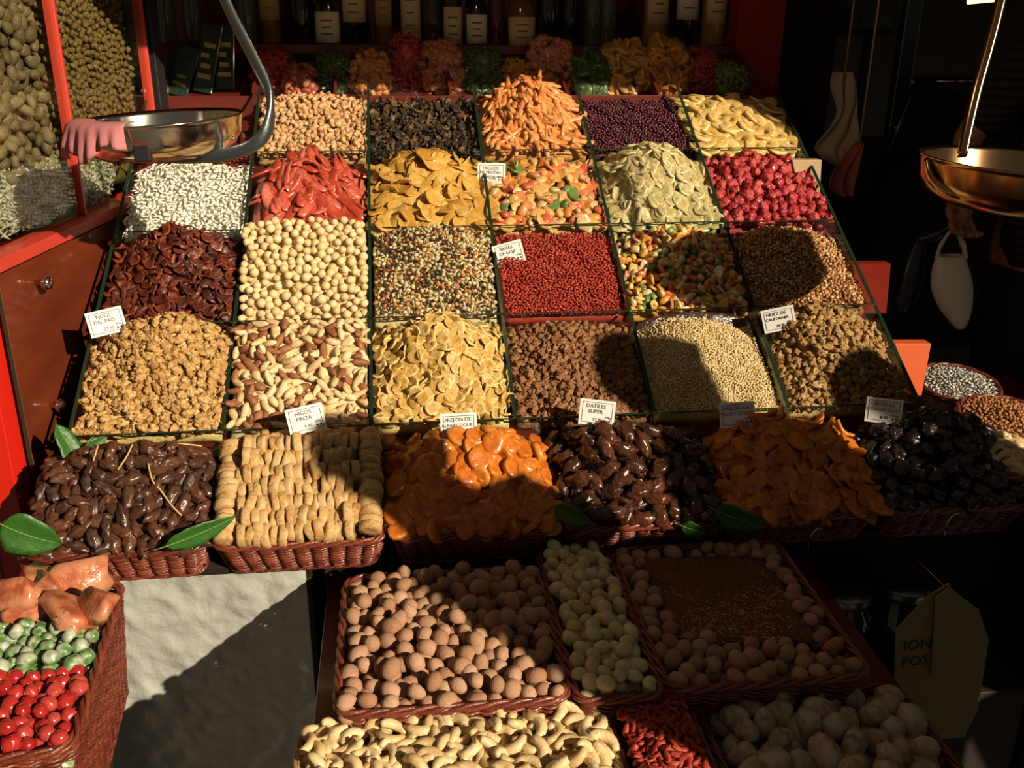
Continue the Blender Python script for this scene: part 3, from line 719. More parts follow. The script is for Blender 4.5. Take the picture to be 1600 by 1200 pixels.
M['orange'] = food('orange_papaya_stick', [(0.48, 0.15, 0.035), (0.56, 0.22, 0.06), (0.62, 0.30, 0.11)], rough=0.42, coat=0.15, mott=0.25, bscale=120)
M['currant'] = food('purple_currant', [(0.060, 0.010, 0.018), (0.10, 0.018, 0.028), (0.035, 0.008, 0.014)], rough=0.35, coat=0.25, bump=0, mott=0)
M['pineapple'] = food('pineapple_ring', [(0.66, 0.42, 0.10), (0.72, 0.51, 0.18), (0.74, 0.57, 0.26)], rough=0.4, coat=0.2, alt=(0.60, 0.39, 0.11), mott=0.25, bscale=140)
M['date'] = food('dull_brown_date', [(0.045, 0.018, 0.010), (0.070, 0.030, 0.018), (0.10, 0.035, 0.016), (0.060, 0.034, 0.026)], rough=0.38, coat=0.25, bump=0.3, bscale=140, mott=0.3)
M['fig'] = food('pressed_fig', [(0.40, 0.21, 0.065), (0.50, 0.29, 0.10), (0.57, 0.37, 0.16)], rough=0.55, alt=(0.34, 0.17, 0.05), dusty=(0.54, 0.37, 0.18), mott=0.3, bscale=150)
M['apricot'] = food('dried_apricot', [(0.50, 0.13, 0.012), (0.58, 0.18, 0.018), (0.62, 0.24, 0.03)], rough=0.36, coat=0.25, alt=(0.46, 0.11, 0.01), mott=0.22, bscale=120)
M['medjool'] = food('glossy_brown_date', [(0.040, 0.015, 0.008), (0.060, 0.020, 0.010), (0.080, 0.026, 0.012)], rough=0.22, coat=0.6, bump=0.5, bscale=150, mott=0.4)
M['peach'] = food('dried_peach', [(0.44, 0.11, 0.012), (0.54, 0.16, 0.015), (0.60, 0.21, 0.02)], rough=0.38, coat=0.2, mott=0.3, bscale=110)
M['prune'] = food('black_prune', [(0.010, 0.008, 0.010), (0.016, 0.011, 0.012), (0.024, 0.014, 0.012)], rough=0.25, coat=0.5, bump=0.9, bscale=110, mott=0.3)
M['cocoa'] = food('cocoa_dusted_truffle', [(0.33, 0.175, 0.10), (0.41, 0.235, 0.145), (0.46, 0.28, 0.185)], rough=0.85, spec=0.15, bump=0.2, bscale=300, mott=0.15)
M['cream'] = food('cream_sugared_almond', [(0.54, 0.45, 0.20), (0.62, 0.53, 0.27), (0.66, 0.57, 0.33)], rough=0.45, bump=0.15, mott=0.12)
M['cashew'] = food('cashew_nut', [(0.62, 0.43, 0.19), (0.68, 0.50, 0.26), (0.72, 0.56, 0.32)], rough=0.42, bump=0.15, mott=0.15)
M['sugarfig'] = food('sugared_fig', [(0.32, 0.22, 0.12), (0.40, 0.30, 0.18), (0.46, 0.36, 0.24)], rough=0.75, dusty=(0.52, 0.45, 0.33), mott=0.3, bscale=110)
M['redcherry'] = food('red_candied_cherry', [(0.30, 0.014, 0.012), (0.40, 0.024, 0.020), (0.44, 0.06, 0.05)], rough=0.18, coat=0.7, mott=0.2, bump=0.25)
M['greencherry'] = food('green_candied_fruit', [(0.06, 0.15, 0.03), (0.10, 0.22, 0.05)], rough=0.35, coat=0.3, dusty=(0.46, 0.50, 0.38), mott=0.2, bscale=90)
M['chunk'] = food('candied_papaya_chunk', [(0.36, 0.085, 0.035), (0.44, 0.13, 0.06)], rough=0.3, coat=0.4, dusty=(0.50, 0.22, 0.12), mott=0.35, bump=0.6, bscale=60)
M['whiteseed'] = food('white_sunflower_seed', [(0.62, 0.60, 0.54), (0.50, 0.48, 0.42), (0.20, 0.19, 0.17)], rough=0.5, bump=0, mott=0, const=True)

# ------------------------------------------------------------------ food shapes
sh_walnut = [blob(.025, .019, .012, .34, 2.6, s, 3, ridge=.22, groove=.32) for s in range(6)]
sh_walnut_s = [blob(.022, .014, .010, .40, 2.4, s + 20, 3, ridge=.24, groove=.25) for s in range(6)]
lo_walnut = [blob(.022, .016, .011, .35, 2.2, s + 9, 2) for s in range(3)]
sh_brazil = [blob(.036, .015, .013, .10, 1.2, s, 2, bend=.10, egg=.1) for s in range(4)] + [blob(.026, .017, .012, .1, 1.3, s + 7, 2) for s in range(2)]
sh_banana = [disc(.0150, .0138, .0036, 12, irr=.10, curl=.16 * (s - 1.5), wave=.06, seed=s, lip=.25) for s in range(5)]
sh_cluster = [blob(.019, .016, .015, .55, 2.6, s + 3, 3) for s in range(5)]
sh_tomato = [disc(.016, .010, .004, 9, irr=.16, curl=.5 * (1 if s % 2 else -.9), wave=.10, seed=s) for s in range(3)] + [strip(.030, .011, .0045, .35 * (s - 1), 1.3, s, 4, .5) for s in range(4)]
sh_ball = [blob(.0195, .0187, .0182, .04, 1.3, s, 2) for s in range(3)]
sh_cube = [blob(.021, .018, .013, .22, 1.6, s, 2, sq=.55) for s in range(4)] + [disc(.014, .011, .006, 9, irr=.2, curl=.3, seed=s) for s in range(4)]
sh_fruit = [blob(.036, .026, .016, .15, 1.3, s, 2, sq=.7) for s in range(4)] + [disc(.022, .016, .006, 10, irr=.15, curl=.4, seed=s) for s in range(4)]
sh_papaya = [strip(.105, .024, .008, .22 * (s - 1.5), .9 * (s - 1.5), s, 8, .45) for s in range(4)] + [strip(.085, .028, .008, .15, -.7, 9, 7, .5)]
sh_mango = [disc(.034, .021, .0045, 12, irr=.10, curl=.30 * (1 if s % 2 else -.7), wave=.06, seed=s) for s in range(5)]
sh_kiwi = [disc(.0235, .022, .004, 14, irr=.05, curl=.16 * (s - 1), wave=.05, seed=s, lip=.45) for s in range(4)]
sh_rasp = [blob(.031, .026, .023, .34, 2.6, s, 3) for s in range(6)]
sh_ginger = [blob(.018, .014, .012, .45, 2.0, s, 2, sq=.6) for s in range(4)]
sh_mush = [disc(.013, .009, .005, 8, irr=.25, curl=.6, wave=.2, seed=s) for s in range(3)] + [blob(.016, .012, .010, .3, 2, s, 1) for s in range(2)]
sh_stick = [strip(.085, .013, .009, .12 * (s - 1.5), .5, s, 5, .35) for s in range(4)]
sh_ring = [disc(.030, .029, .007, 16, hole=.11, irr=.05, curl=.05 * (s - 1), wave=.03, seed=s) for s in range(3)]
sh_date = [blob(.041, .0205, .018, .26, 1.9, s, 3, egg=.08, bend=.04 * (s - 1.5)) for s in range(5)]
sh_fig = [disc(.0235, .0225, .0155, 14, irr=.06, dish=.06, wave=.04, seed=s) for s in range(5)]
sh_apricot = [disc(.0225, .0195, .0105, 14, irr=.07, dish=.03, wave=.04, curl=.10 * (s - 2), seed=s, lip=.0) for s in range(6)]
sh_medjool = [blob(.050, .028, .025, .26, 2.0, s, 3, egg=.06) for s in range(5)]
sh_peach = [disc(.027, .018, .0065, 12, irr=.14, curl=.32 * (1 if s % 2 else -.8), wave=.09, seed=s) for s in range(5)]
sh_prune = [blob(.040, .030, .022, .28, 1.9, s, 3) for s in range(5)]
sh_truffle = [blob(.033, .027, .0255, .09, 1.1, s, 2, egg=.10) for s in range(5)]
sh_sugar = [blob(.031, .024, .022, .04, 1.1, s, 2, egg=.12) for s in range(4)]
sh_cashew = [cashew(.040, .0078, s) for s in range(4)]
sh_bgoji = [blob(.020, .009, .007, .25, 2.0, s, 2, bend=.12) for s in range(4)]
sh_sfig = [blob(.055, .042, .034, .14, 1.3, s, 2, egg=.22) for s in range(5)]
sh_cherry = [blob(.023, .0225, .021, .12, 1.5, s, 3) for s in range(4)]
lo_pine = [ico1(.0095, .0048, .0046, s) for s in range(2)]
lo_seed = [grain(.016, .008, .006), grain(.020, .006, .005), ico1(.013, .010, .009, 2), ico1(.012, .011, .008, 5)]
lo_goji = [grain(.017, .0062, .005), grain(.013, .007, .006)]
lo_nut = [ico1(.0115, .0085, .007, s) for s in range(3)]
lo_coco = [grain(.022, .012, .003), grain(.017, .013, .004), grain(.026, .009, .004)]
lo_cur = [ico1(.0105, .009, .008, s) for s in range(2)]

# ------------------------------------------------------------------ fill the glass compartments
def cell(k, c): return Frame((c * W + 0.005, TY[k] + 0.003, TZ[k]), 30)
CW, CD = W - 0.010, 0.266
def bin_heap(k, c, pk, **kw):
    fr = cell(k, c); kw.setdefault('v0', CD * 0.78); kw['seed'] = k * 7 + c
    return fr, cone(fr, CW, CD, pk, **kw)
def fill(k, c, pk, shapes, mat, size, name, plural, where, cat, heapkw={}, **kw):
    fr, h = bin_heap(k, c, pk, **heapkw)
    one = name.replace('_', ' ')
    return pour(fr, CW, CD, h, shapes, M[mat], size, name, f'{one} on the heap {where}', cat, f'{plural} {where}',
                name + '_heap', f'heap of {plural} {where}', seed=k * 31 + c + 5, inset=0.006, **kw)
# lowest tier
fill(0, 0, (262, 497), sh_walnut, 'walnut', .0175, 'walnut_half', 'pale walnut halves', 'in the glass compartment behind the twig dates', 'walnut', dict(tw=.45, tmin=.2), under=lo_walnut, lay='flat', tilt=.8, thick=.015)
fill(0, 1, (470, 524), sh_brazil, 'brazil', .0235, 'brazil_nut', 'cream and brown nuts', 'in the glass compartment behind the figs', 'nut', dict(tw=.2, tmin=.6, hb=-.03, fall=.2), lay='flat', tilt=.6, thick=.013)
fill(0, 2, (690, 500), sh_banana, 'banana', .0235, 'banana_chip', 'yellow banana chips', 'in the glass compartment behind the apricots', 'banana chip', dict(tw=.5), lay='flat', tilt=.65, thick=.010, dens=.62)
fill(0, 3, (875, 522), sh_cluster, 'caramel', .0150, 'caramelised_nut', 'brown caramelised nuts', 'in the glass compartment behind the glossy dates', 'nut', dict(tw=.5, tmin=.3), under=[blob(.019, .017, .016, .3, 2, s, 1) for s in range(3)])
fill(0, 4, (1075, 507), lo_pine, 'pine', .0062, 'pine_nut', 'tiny pine nuts', 'in the glass compartment below the brown film', 'pine nuts', dict(tw=.5, rough=.002), stuff_only=True, lay='flat', tilt=.6, thick=.005, drop=.004)
fill(0, 5, (1275, 482), sh_walnut_s, 'walnut2', .0165, 'walnut_piece', 'tan walnut pieces', 'in the glass compartment behind the prunes', 'walnut', dict(tw=.45), under=[blob(.019, .014, .01, .28, 2.2, s, 1) for s in range(3)], lay='flat', tilt=.9, thick=.013)
# second tier
fill(1, 0, (275, 360), sh_tomato, 'tomato', .0215, 'dried_tomato', 'dark dried tomatoes', 'in the glass compartment above the pale walnuts', 'dried tomato', dict(tw=.45, tmin=.2), lay='flat', tilt=.75, thick=.013, dens=.62)
fill(1, 1, (480, 368), sh_ball, 'macadamia', .0195, 'round_nut', 'pale round nuts', 'in the glass compartment above the cream and brown nuts', 'nut', dict(tw=.12, tmin=.75, rough=.002, hb=-.02, fall=.1), dens=.84, udens=.9, limit=300)
fill(1, 2, (690, 363), lo_seed, 'seedmix', .0105, 'seed', 'speckled mixed seeds', 'in the glass compartment above the banana chips', 'mixed seeds', dict(tw=.35, tmin=.4, hb=-.03), stuff_only=True, thick=.011)
fill(1, 3, (868, 385), lo_goji, 'goji', .0084, 'goji_berry', 'small red goji berries', 'in the glass compartment above the caramelised nuts', 'goji berries', dict(tw=.25, tmin=.6, rough=.002, hb=-.03, fall=.3), stuff_only=True, lay='flat', tilt=.8, thick=.007)
fill(1, 4, (1065, 366), sh_cube, 'gummy', .0185, 'candied_cube', 'many coloured candied cubes', 'in the glass compartment above the pine nuts', 'candied fruit', dict(tw=.45), thick=.017)
fill(1, 5, (1225, 362), lo_nut, 'nutmix', .0088, 'small_nut', 'small mixed brown nuts', 'in the glass compartment above the tan walnuts', 'mixed nuts', dict(tw=.45), stuff_only=True, thick=.009)
# third tier
fill(2, 0, (290, 263), lo_coco, 'coconut', .0125, 'coconut_shred', 'white coconut shreds', 'in the glass compartment below the weighing pan', 'coconut', dict(tw=.45, tmin=.3), stuff_only=True, lay='flat', tilt=.7, thick=.009)
_f = cell(2, 1); _pu, _ = _f.peak(478, 250, CD * .78)
fr, h = bin_heap(2, 1, (478, 252), tw=.5)
pour(fr, CW, CD, h, sh_papaya, M['papaya'], .030, 'papaya_strip', 'long coral red papaya strip on top of the heap above the pale round nuts', 'papaya strip', 'coral papaya strips in the third tier', 'papaya_strip_heap', 'heap of long coral red papaya strips above the pale round nuts',
     seed=71, lay='flat', tilt=.22, thick=.014, dens=.52, udens=.8, inset=.040, spin=lambda u, v: np.arctan2(CD * 1.05 - v, (_pu - u) * 1.3), drop=.008)
fill(2, 2, (665, 243), sh_mango, 'mango', .040, 'mango_slice', 'yellow mango slices', 'in the glass compartment above the mixed seeds', 'mango slice', dict(tw=.5), lay='flat', tilt=.4, thick=.013, dens=.52, udens=.7)
fill(2, 3, (860, 262), sh_fruit, 'fruitmix', .027, 'candied_fruit_piece', 'orange, green and red candied fruit pieces', 'in the glass compartment above the goji berries', 'candied fruit', dict(tw=.4), lay='flat', tilt=.6, thick=.015, dens=.66)
fill(2, 4, (1025, 230), sh_kiwi, 'kiwi', .033, 'kiwi_slice', 'pale green kiwi slices', 'in the glass compartment above the candied cubes', 'kiwi slice', dict(tw=.45), lay='flat', tilt=.26, thick=.010, dens=.56, udens=.75)
fill(2, 5, (1185, 256), sh_rasp, 'rasp', .0265, 'candied_berry', 'bright red candied berries', 'in the glass compartment above the small mixed nuts', 'berry', dict(tw=.4), dens=.76)
# top tier
fill(3, 0, (300, 235), lo_cur, 'cran', .0090, 'cranberry', 'dark red cranberries', 'in the glass compartment behind the weighing pan', 'cranberries', dict(tw=.2, h0=-.03, hb=-.05), stuff_only=True, thick=.009)
fill(3, 1, (480, 158), sh_ginger, 'ginger', .0150, 'ginger_cube', 'tan ginger cubes', 'in the glass compartment above the coral papaya strips', 'ginger', dict(tw=.45, tmin=.3), dens=.8)
fill(3, 2, (650, 172), sh_mush, 'raisin', .0165, 'dried_mushroom', 'dark dried mushrooms', 'in the glass compartment above the mango slices', 'dried mushroom', dict(tw=.3, h0=-.03), lay='flat', tilt=.8, thick=.012)
fr, h = bin_heap(3, 3, (832, 130), tw=.5); _qu, _ = fr.peak(832, 130, CD * .78)
pour(fr, CW, CD, h, sh_stick, M['orange'], .0215, 'papaya_stick', 'orange papaya stick on top of the tall heap above the mixed candied fruit', 'papaya stick', 'orange papaya sticks in the top tier', 'papaya_stick_heap', 'tall heap of orange papaya sticks above the mixed candied fruit',
     seed=73, lay='flat', tilt=.35, thick=.013, dens=.6, udens=.85, inset=.028, spin=lambda u, v: np.arctan2(CD * 1.0 - v, (_qu - u) * 1.2) + 0.35, drop=.008)
fill(3, 4, (985, 170), lo_cur, 'currant', .0092, 'currant', 'dark purple currants', 'in the glass compartment above the kiwi slices', 'currants', dict(tw=.4), stuff_only=True, thick=.009)
fill(3, 5, (1130, 168), sh_ring, 'pineapple', .050, 'pineapple_ring', 'yellow pineapple rings', 'in the glass compartment above the red berries', 'pineapple ring', dict(tw=.45), lay='flat', tilt=.16, thick=.011, dens=.52, udens=.7)

# ------------------------------------------------------------------ fill the row of baskets
def bk(i, pk, **kw):
    kw.setdefault('v0', BD * .76); kw.setdefault('h0', 0.0); kw.setdefault('hb', -.004); kw.setdefault('tmin', .2); kw.setdefault('ps', .85); kw['seed'] = i
    return cone(BF[i], BW, BD, pk, **kw)
def bfill(i, pk, shapes, mat, size, name, plural, where, cat, hk={}, **kw):
    one = name.replace('_', ' ')
    return pour(BF[i], BW, BD, bk(i, pk, **hk), shapes, M[mat], size, name, f'{one} in {where}', cat, f'{plural} in {where}', name + '_heap', f'heap of {plural} in {where}', seed=200 + i, inset=0.006, mi=0.018, edge=0.016, **kw)
bfill(0, (225, 703), sh_date, 'date', .027, 'twig_date', 'dull dark brown dates', 'the basket nearest the cabinet', 'date', dict(tw=.35, tmin=.4), lay='flat', tilt=.35, thick=.018, dens=.70)
bfill(2, (740, 682), sh_apricot, 'apricot', .036, 'dried_apricot', 'orange dried apricots', 'the basket between the figs and the glossy dates', 'apricot', dict(tw=.4), lay='flat', tilt=.5, thick=.015, dens=.54, udens=.7)
bfill(3, (960, 674), sh_medjool, 'medjool', .034, 'glossy_date', 'large glossy dates', 'the basket trimmed with leaves', 'date', dict(tw=.4), lay='flat', tilt=.35, thick=.026, dens=.80)
bfill(4, (1200, 656), sh_peach, 'peach', .040, 'dried_peach', 'orange brown dried peaches', 'the basket between the glossy dates and the prunes', 'dried peach', dict(tw=.45), lay='flat', tilt=.5, thick=.016, dens=.56, udens=.75)
bfill(5, (1460, 656), sh_prune, 'prune', .032, 'prune', 'black wrinkled prunes', 'the last basket of the row', 'prune', dict(tw=.4), lay='flat', tilt=.5, thick=.024, dens=.78)
# figs stand on edge in rows
hf = bk(1, (510, 682), tw=.16, tmin=.5, v0=BD * .95); frs = BF[1]; rs = np.random.RandomState(8)
fmesh = []
for s_ in sh_fig:
    m_ = mesh_from('pressed_fig', *s_[:2], True, s_[2]); m_.materials.append(M['fig']); fmesh.append(m_)
V_, F_ = mound(frs, hf, BW, BD, .022, depth=.05, mi=.036, edge=.04); core = link('fig_heap', mesh_from('fig_heap', V_, F_), M['fig']); tag(core, 'deeper layers of pressed figs filling the fig basket', 'figs', None, 'stuff')
def fig(u, v, hh, axis, lean):
    a = np.array(axis, float); a /= np.linalg.norm(a); z = np.array([0, 0, 1.0]); x = np.cross(a, z); x /= np.linalg.norm(x); y = np.cross(a, x)
    R = np.stack([x, y, a], 1); L_ = rot_about(np.array([x]), np.array([lean]))[0]; R = L_ @ R
    sp = rs.uniform(0, 6.28); c, s = math.cos(sp), math.sin(sp); R = R @ np.array([[c, -s, 0], [s, c, 0], [0, 0, 1]]); R = R * rs.uniform(.88, 1.08)
    m = np.eye(4); m[:3, :3] = R; m[:3, 3] = (u, v, hh); m = frs.mx() @ m
    o = bpy.data.objects.new('pressed_fig', fmesh[rs.randint(5)]); COL.objects.link(o); o.matrix_world = Matrix(m.tolist())
    tag(o, 'flat pressed fig standing on edge in the rows of the fig basket', 'fig', 'pressed figs in the fig basket')
for r_, v in enumerate((.022, .044, .069, .098, .127, .156, .185, .211)):
    u = .046 + rs.uniform(0, .008)
    while u < BW - .048:
        fig(u, v + rs.normal(0, .002), float(hf(u, v)) + (.002 if r_ else .001) + rs.normal(0, .0025), (1, rs.normal(0, .12), rs.normal(0, .1)), rs.normal(0, .12)); u += .0138 + rs.uniform(-.001, .0025)
for side in (0, 1):
    v = .016
    while v < BD - .01:
        u = .023 if side == 0 else BW - .024
        fig(u, v, float(hf(u, v)) + .004 + rs.normal(0, .002), (rs.normal(0, .08), 1, .25), rs.normal(0, .1)); v += .0138 + rs.uniform(-.001, .002)

# ------------------------------------------------------------------ fill the lower baskets
def lfill(fr, w, d, pk, shapes, mat, size, name, plural, where, cat, hk={}, **kw):
    hk.setdefault('h0', -.008); hk.setdefault('ru', .7); hk.setdefault('rv', .8)
    one = name.replace('_', ' ')
    kw.setdefault('inset', .013); kw.setdefault('mi', .018); kw.setdefault('edge', .015)
    return pour(fr, w, d, heapfun(fr, w, d, pk, **hk), shapes, M[mat], size, name, f'{one} in {where}', cat, f'{plural} in {where}', name + '_heap', f'heap of {plural} in {where}', **kw)
lfill(F_tr, .336, .355, None, sh_truffle, 'cocoa', .0268, 'cocoa_truffle', 'cocoa dusted truffles', 'the wide wicker basket below the apricots', 'truffle', dict(v0=.2, h0=-.012, rough=.006), seed=301, thick=.028, dens=.86, udens=.9)
lfill(F_al, .126, .408, None, sh_sugar, 'cream', .0245, 'sugared_almond', 'cream sugared almonds', 'the narrow basket beside the truffles', 'almond', dict(v0=.25, h0=-.002), seed=302, thick=.024, dens=.84, udens=.9)
lfill(F_ca, .44, .315, None, sh_cashew, 'cashew', .026, 'cashew_nut', 'curved cashew nuts', 'the straw basket', 'cashew', dict(v0=.15, h0=-.006), seed=303, lay='flat', tilt=.6, thick=.015, dens=.70)
lfill(F_go, .122, .325, None, sh_bgoji, 'goji', .0125, 'dried_goji_berry', 'red goji berries', 'the narrow foreground basket', 'goji berry', dict(v0=.18, h0=.006), seed=304, lay='flat', tilt=.7, thick=.009, dens=.72)
lfill(F_sf, .33, .335, None, sh_sfig, 'sugarfig', .043, 'sugared_fig', 'whitish sugared figs', 'the foreground corner basket', 'fig', dict(v0=.16, h0=-.012), seed=305, thick=.040, dens=.80, udens=.9, inset=.024)
edge_mask = lambda u, v: not (0.045 < u < 0.272 and 0.13 - 0.25 * (u - .05) < v < 0.365 - .05 * u)
lfill(F_co, .315, .395, None, sh_truffle, 'cocoa', .029, 'cocoa_almond', 'cocoa dusted almonds', 'the basket around the gold flecked bag', 'truffle', dict(v0=.2, h0=-.022, ru=1.2, rv=1.2, rough=.002), seed=306, thick=.027, dens=.86, udens=.9, mask=edge_mask, drop=.02)
# ------------------------------------------------------------------ gold flecked bag
def goldmat():
    m, nt, b = newmat('brown_film_with_gold_flecks'); L = nt.links.new; N = nt.nodes.new
    tc = N('ShaderNodeTexCoord'); vo = N('ShaderNodeTexVoronoi'); vo.inputs['Scale'].default_value = 260; L(tc.outputs['Object'], vo.inputs['Vector'])
    no = N('ShaderNodeTexNoise'); no.inputs['Scale'].default_value = 9; no.inputs['Detail'].default_value = 4; L(tc.outputs['Object'], no.inputs['Vector'])
    sp = N('ShaderNodeSeparateColor'); L(vo.outputs['Color'], sp.inputs[0])
    mr = N('ShaderNodeMath'); mr.operation = 'MULTIPLY'; L(sp.outputs[0], mr.inputs[0]); L(no.outputs['Fac'], mr.inputs[1])
    gt = N('ShaderNodeMath'); gt.operation = 'GREATER_THAN'; gt.inputs[1].default_value = 0.43; L(mr.outputs[0], gt.inputs[0])
    mx = N('ShaderNodeMix'); mx.data_type = 'RGBA'; mx.inputs['A'].default_value = (0.20, 0.085, 0.026, 1); mx.inputs['B'].default_value = (0.75, 0.50, 0.12, 1)
    L(gt.outputs[0], mx.inputs['Factor']); L(mx.outputs['Result'], b.inputs['Base Color']); L(gt.outputs[0], b.inputs['Metallic'])
    b.inputs['Roughness'].default_value = 0.35
    bp = N('ShaderNodeBump'); bp.inputs['Strength'].default_value = 0.9; bp.inputs['Distance'].default_value = 0.01; L(vo.outputs['Distance'], bp.inputs['Height']); L(bp.outputs[0], b.inputs['Normal'])
    return m
def pillow_bag(fr, u0, u1, v0, v1, hgt, mat, name, label, cat, n=22, seed=0):
    V = []; F = []
    for j in range(n):
        for i in range(n):
            a, b = i / (n - 1), j / (n - 1); e = (math.sin(math.pi * a) * math.sin(math.pi * b)) ** 0.35 if 0 < a < 1 and 0 < b < 1 else 0
            z = hgt * e + 0.004 * e * mnoise.noise(Vector((a * 7, b * 7, seed))); V.append(fr.w(u0 + (u1 - u0) * a + .006 * mnoise.noise(Vector((b * 5, 0, seed))), v0 + (v1 - v0) * b + .02 * a * (-1), z))
    m = len(V)
    for j in range(n):
        for i in range(n): p = np.array(V[j * n + i]); a, b = i / (n - 1), j / (n - 1); V.append(p - fr.n * (0.012 * (1 if 0 < i < n - 1 and 0 < j < n - 1 else 0)))
    for j in range(n - 1):
        for i in range(n - 1):
            q = (j * n + i, j * n + i + 1, (j + 1) * n + i + 1, (j + 1) * n + i); F.append(q); F.append(tuple(k + m for k in q[::-1]))
    o = link(name, mesh_from(name, V, F), mat); bm = bmesh.new(); bm.from_mesh(o.data); bmesh.ops.remove_doubles(bm, verts=bm.verts, dist=1e-6); bm.to_mesh(o.data); bm.free()
    o.data.polygons.foreach_set('use_smooth', [True] * len(o.data.polygons))
    return tag(o, label, cat)
pillow_bag(F_co, .045, .272, .105, .365, .010, goldmat(), 'sealed_sweet_bag', 'flat sealed brown bag with gold flecks lying among cocoa almonds', 'bag', seed=3)

# ------------------------------------------------------------------ candied fruit basket in the near corner
LWd, LDd = .36, .40
hl = heapfun(F_le, LWd, LDd, None, h0=-.012, v0=.28, ru=.8, rv=.9)
lm = lambda a, b: (lambda u, v: a <= v < b)
pour(F_le, LWd, LDd, hl, sh_cherry, M['redcherry'], .0215, 'candied_cherry', 'glossy red candied cherry in the near corner basket', 'cherry', 'red candied cherries in the near corner basket', 'candied_cherry_heap', 'heap of red candied cherries in the near corner basket', seed=401, thick=.024, dens=.84, udens=.9, inset=.016, mask=lm(0, .165))
pour(F_le, LWd, LDd, lambda u, v: hl(u, v) + .004, sh_cherry + [blob(.03, .024, .022, .1, 1.3, 4, 2)], M['greencherry'], .0225, 'green_candied_fruit', 'sugar dusted green candied fruit beside the red cherries', 'candied fruit', 'green candied fruit in the near corner basket', 'green_fruit_heap', 'heap of green candied fruit beside the red cherries', seed=402, thick=.024, dens=.84, udens=.9, inset=.016, mask=lm(.165, .275))
rs = np.random.RandomState(4)
for i, (x, y, s, rz) in enumerate(((128, 905, .10, .3), (70, 925, .085, 1.4), (150, 945, .085, -.5), (45, 955, .08, .9), (105, 955, .10, 2.2), (20, 930, .08, .1), (120, 968, .075, 1.0), (60, 900, .08, 2.0))):
    P = hitz(x, y, .672 + .012 * (i % 3)); sh_ = blob(s, s * .66, s * .30, .30, 1.7, 60 + i, 2, sq=.55)
    R = Matrix.Translation(P) @ Matrix.Rotation(rz, 4, 'Z') @ Matrix.Rotation(rs.uniform(.3, 1.0), 4, 'X') @ Matrix.Rotation(rs.uniform(-.6, .6), 4, 'Y')
    o = single('papaya_chunk', sh_, M['chunk'], R); tag(o, 'pink orange candied papaya chunk at the back of the near corner basket', 'papaya', 'candied papaya chunks in the near corner basket')

# ------------------------------------------------------------------ nuts behind the cabinet glass
class Raw(Frame):
    def __init__(s, o, u, v):
        s.o = np.array(o, float); s.u = np.array(u, float); s.v = np.array(v, float); s.n = np.cross(s.u, s.v); s.A = np.stack([s.u, s.v, s.n], 1)
M['stored'] = food('stored_brown_nut', [(0.10, 0.065, 0.026), (0.15, 0.10, 0.045), (0.20, 0.14, 0.065)], rough=0.6, bump=0.4, mott=0.35)
sh_stored = [blob(.036, .026, .020, .18, 1.5, s, 2) for s in range(4)]
def cw(x, y, z): return np.array([-0.120, 0.10, 0.0]) + ca * x + cb * y + np.array([0, 0, z])
flat_h = lambda u, v: -0.034 + 0.006 * np.sin(u * 40) * np.cos(v * 33)
fA = Raw(cw(-0.05, 0, 1.13), ca, (0, 0, 1)); fB = Raw(cw(0.385, 0, 1.13), ca, (0, 0, 1))
pour(fA, .41, .46, flat_h, sh_stored, M['stored'], .030, 'stored_nut', 'brown nut piled behind the cabinet glass nearest the camera', 'nut', 'nuts behind the near cabinet pane', 'stored_nut_heap', 'brown nuts filling the cabinet behind the near pane', seed=501, thick=.022, dens=.78, udens=.9, mask=lambda u, v: v > .085 + .02 * math.sin(u * 9), inset=.004, depth=.07, lay='flat', tilt=.6)
sh_stored2 = [blob(.020, .015, .012, .22, 1.8, s, 1) for s in range(4)]
M['stored2'] = food('stored_golden_nut', [(0.15, 0.085, 0.024), (0.20, 0.12, 0.036)], rough=0.6, bump=0.4, mott=0.35)
pour(fB, .425, .46, flat_h, sh_stored2, M['stored2'], .0175, 'stored_golden_nut', 'small golden nut piled behind the far cabinet pane', 'nut', 'nuts behind the far cabinet pane', 'stored_golden_heap', 'small golden nuts filling the cabinet behind the far pane', seed=502, thick=.013, dens=.8, udens=.9, mask=lambda u, v: v > .06, inset=.004, depth=.07, lay='flat', tilt=.6)
pale_h = lambda u, v: -0.026 - 0.1 * np.clip(v - .05, 0, 1) + 0.004 * np.sin(u * 50) * np.cos(v * 60)
M['stored_coconut'] = food('stored_coconut', [(0.34, 0.32, 0.22), (0.42, 0.40, 0.29)], rough=0.6, bump=0, mott=0)  # pale heaps built in place of the coconut mirrored in the glass
pour(fA, .41, .12, pale_h, lo_coco, M['stored_coconut'], .0125, 'mirrored_shred', '', 'coconut', '', 'stored_coconut_heap', 'pale shreds standing in for the mirrored coconut at the foot of the near cabinet pane', seed=503, thick=.008, stuff_only=True, depth=.07, inset=.002)
pour(fB, .22, .10, pale_h, lo_coco, M['stored_coconut'], .0125, 'mirrored_shred', '', 'coconut', '', 'stored_coconut_heap', 'pale shreds standing in for the mirrored coconut at the foot of the far cabinet pane', seed=504, thick=.008, stuff_only=True, depth=.07, inset=.002)

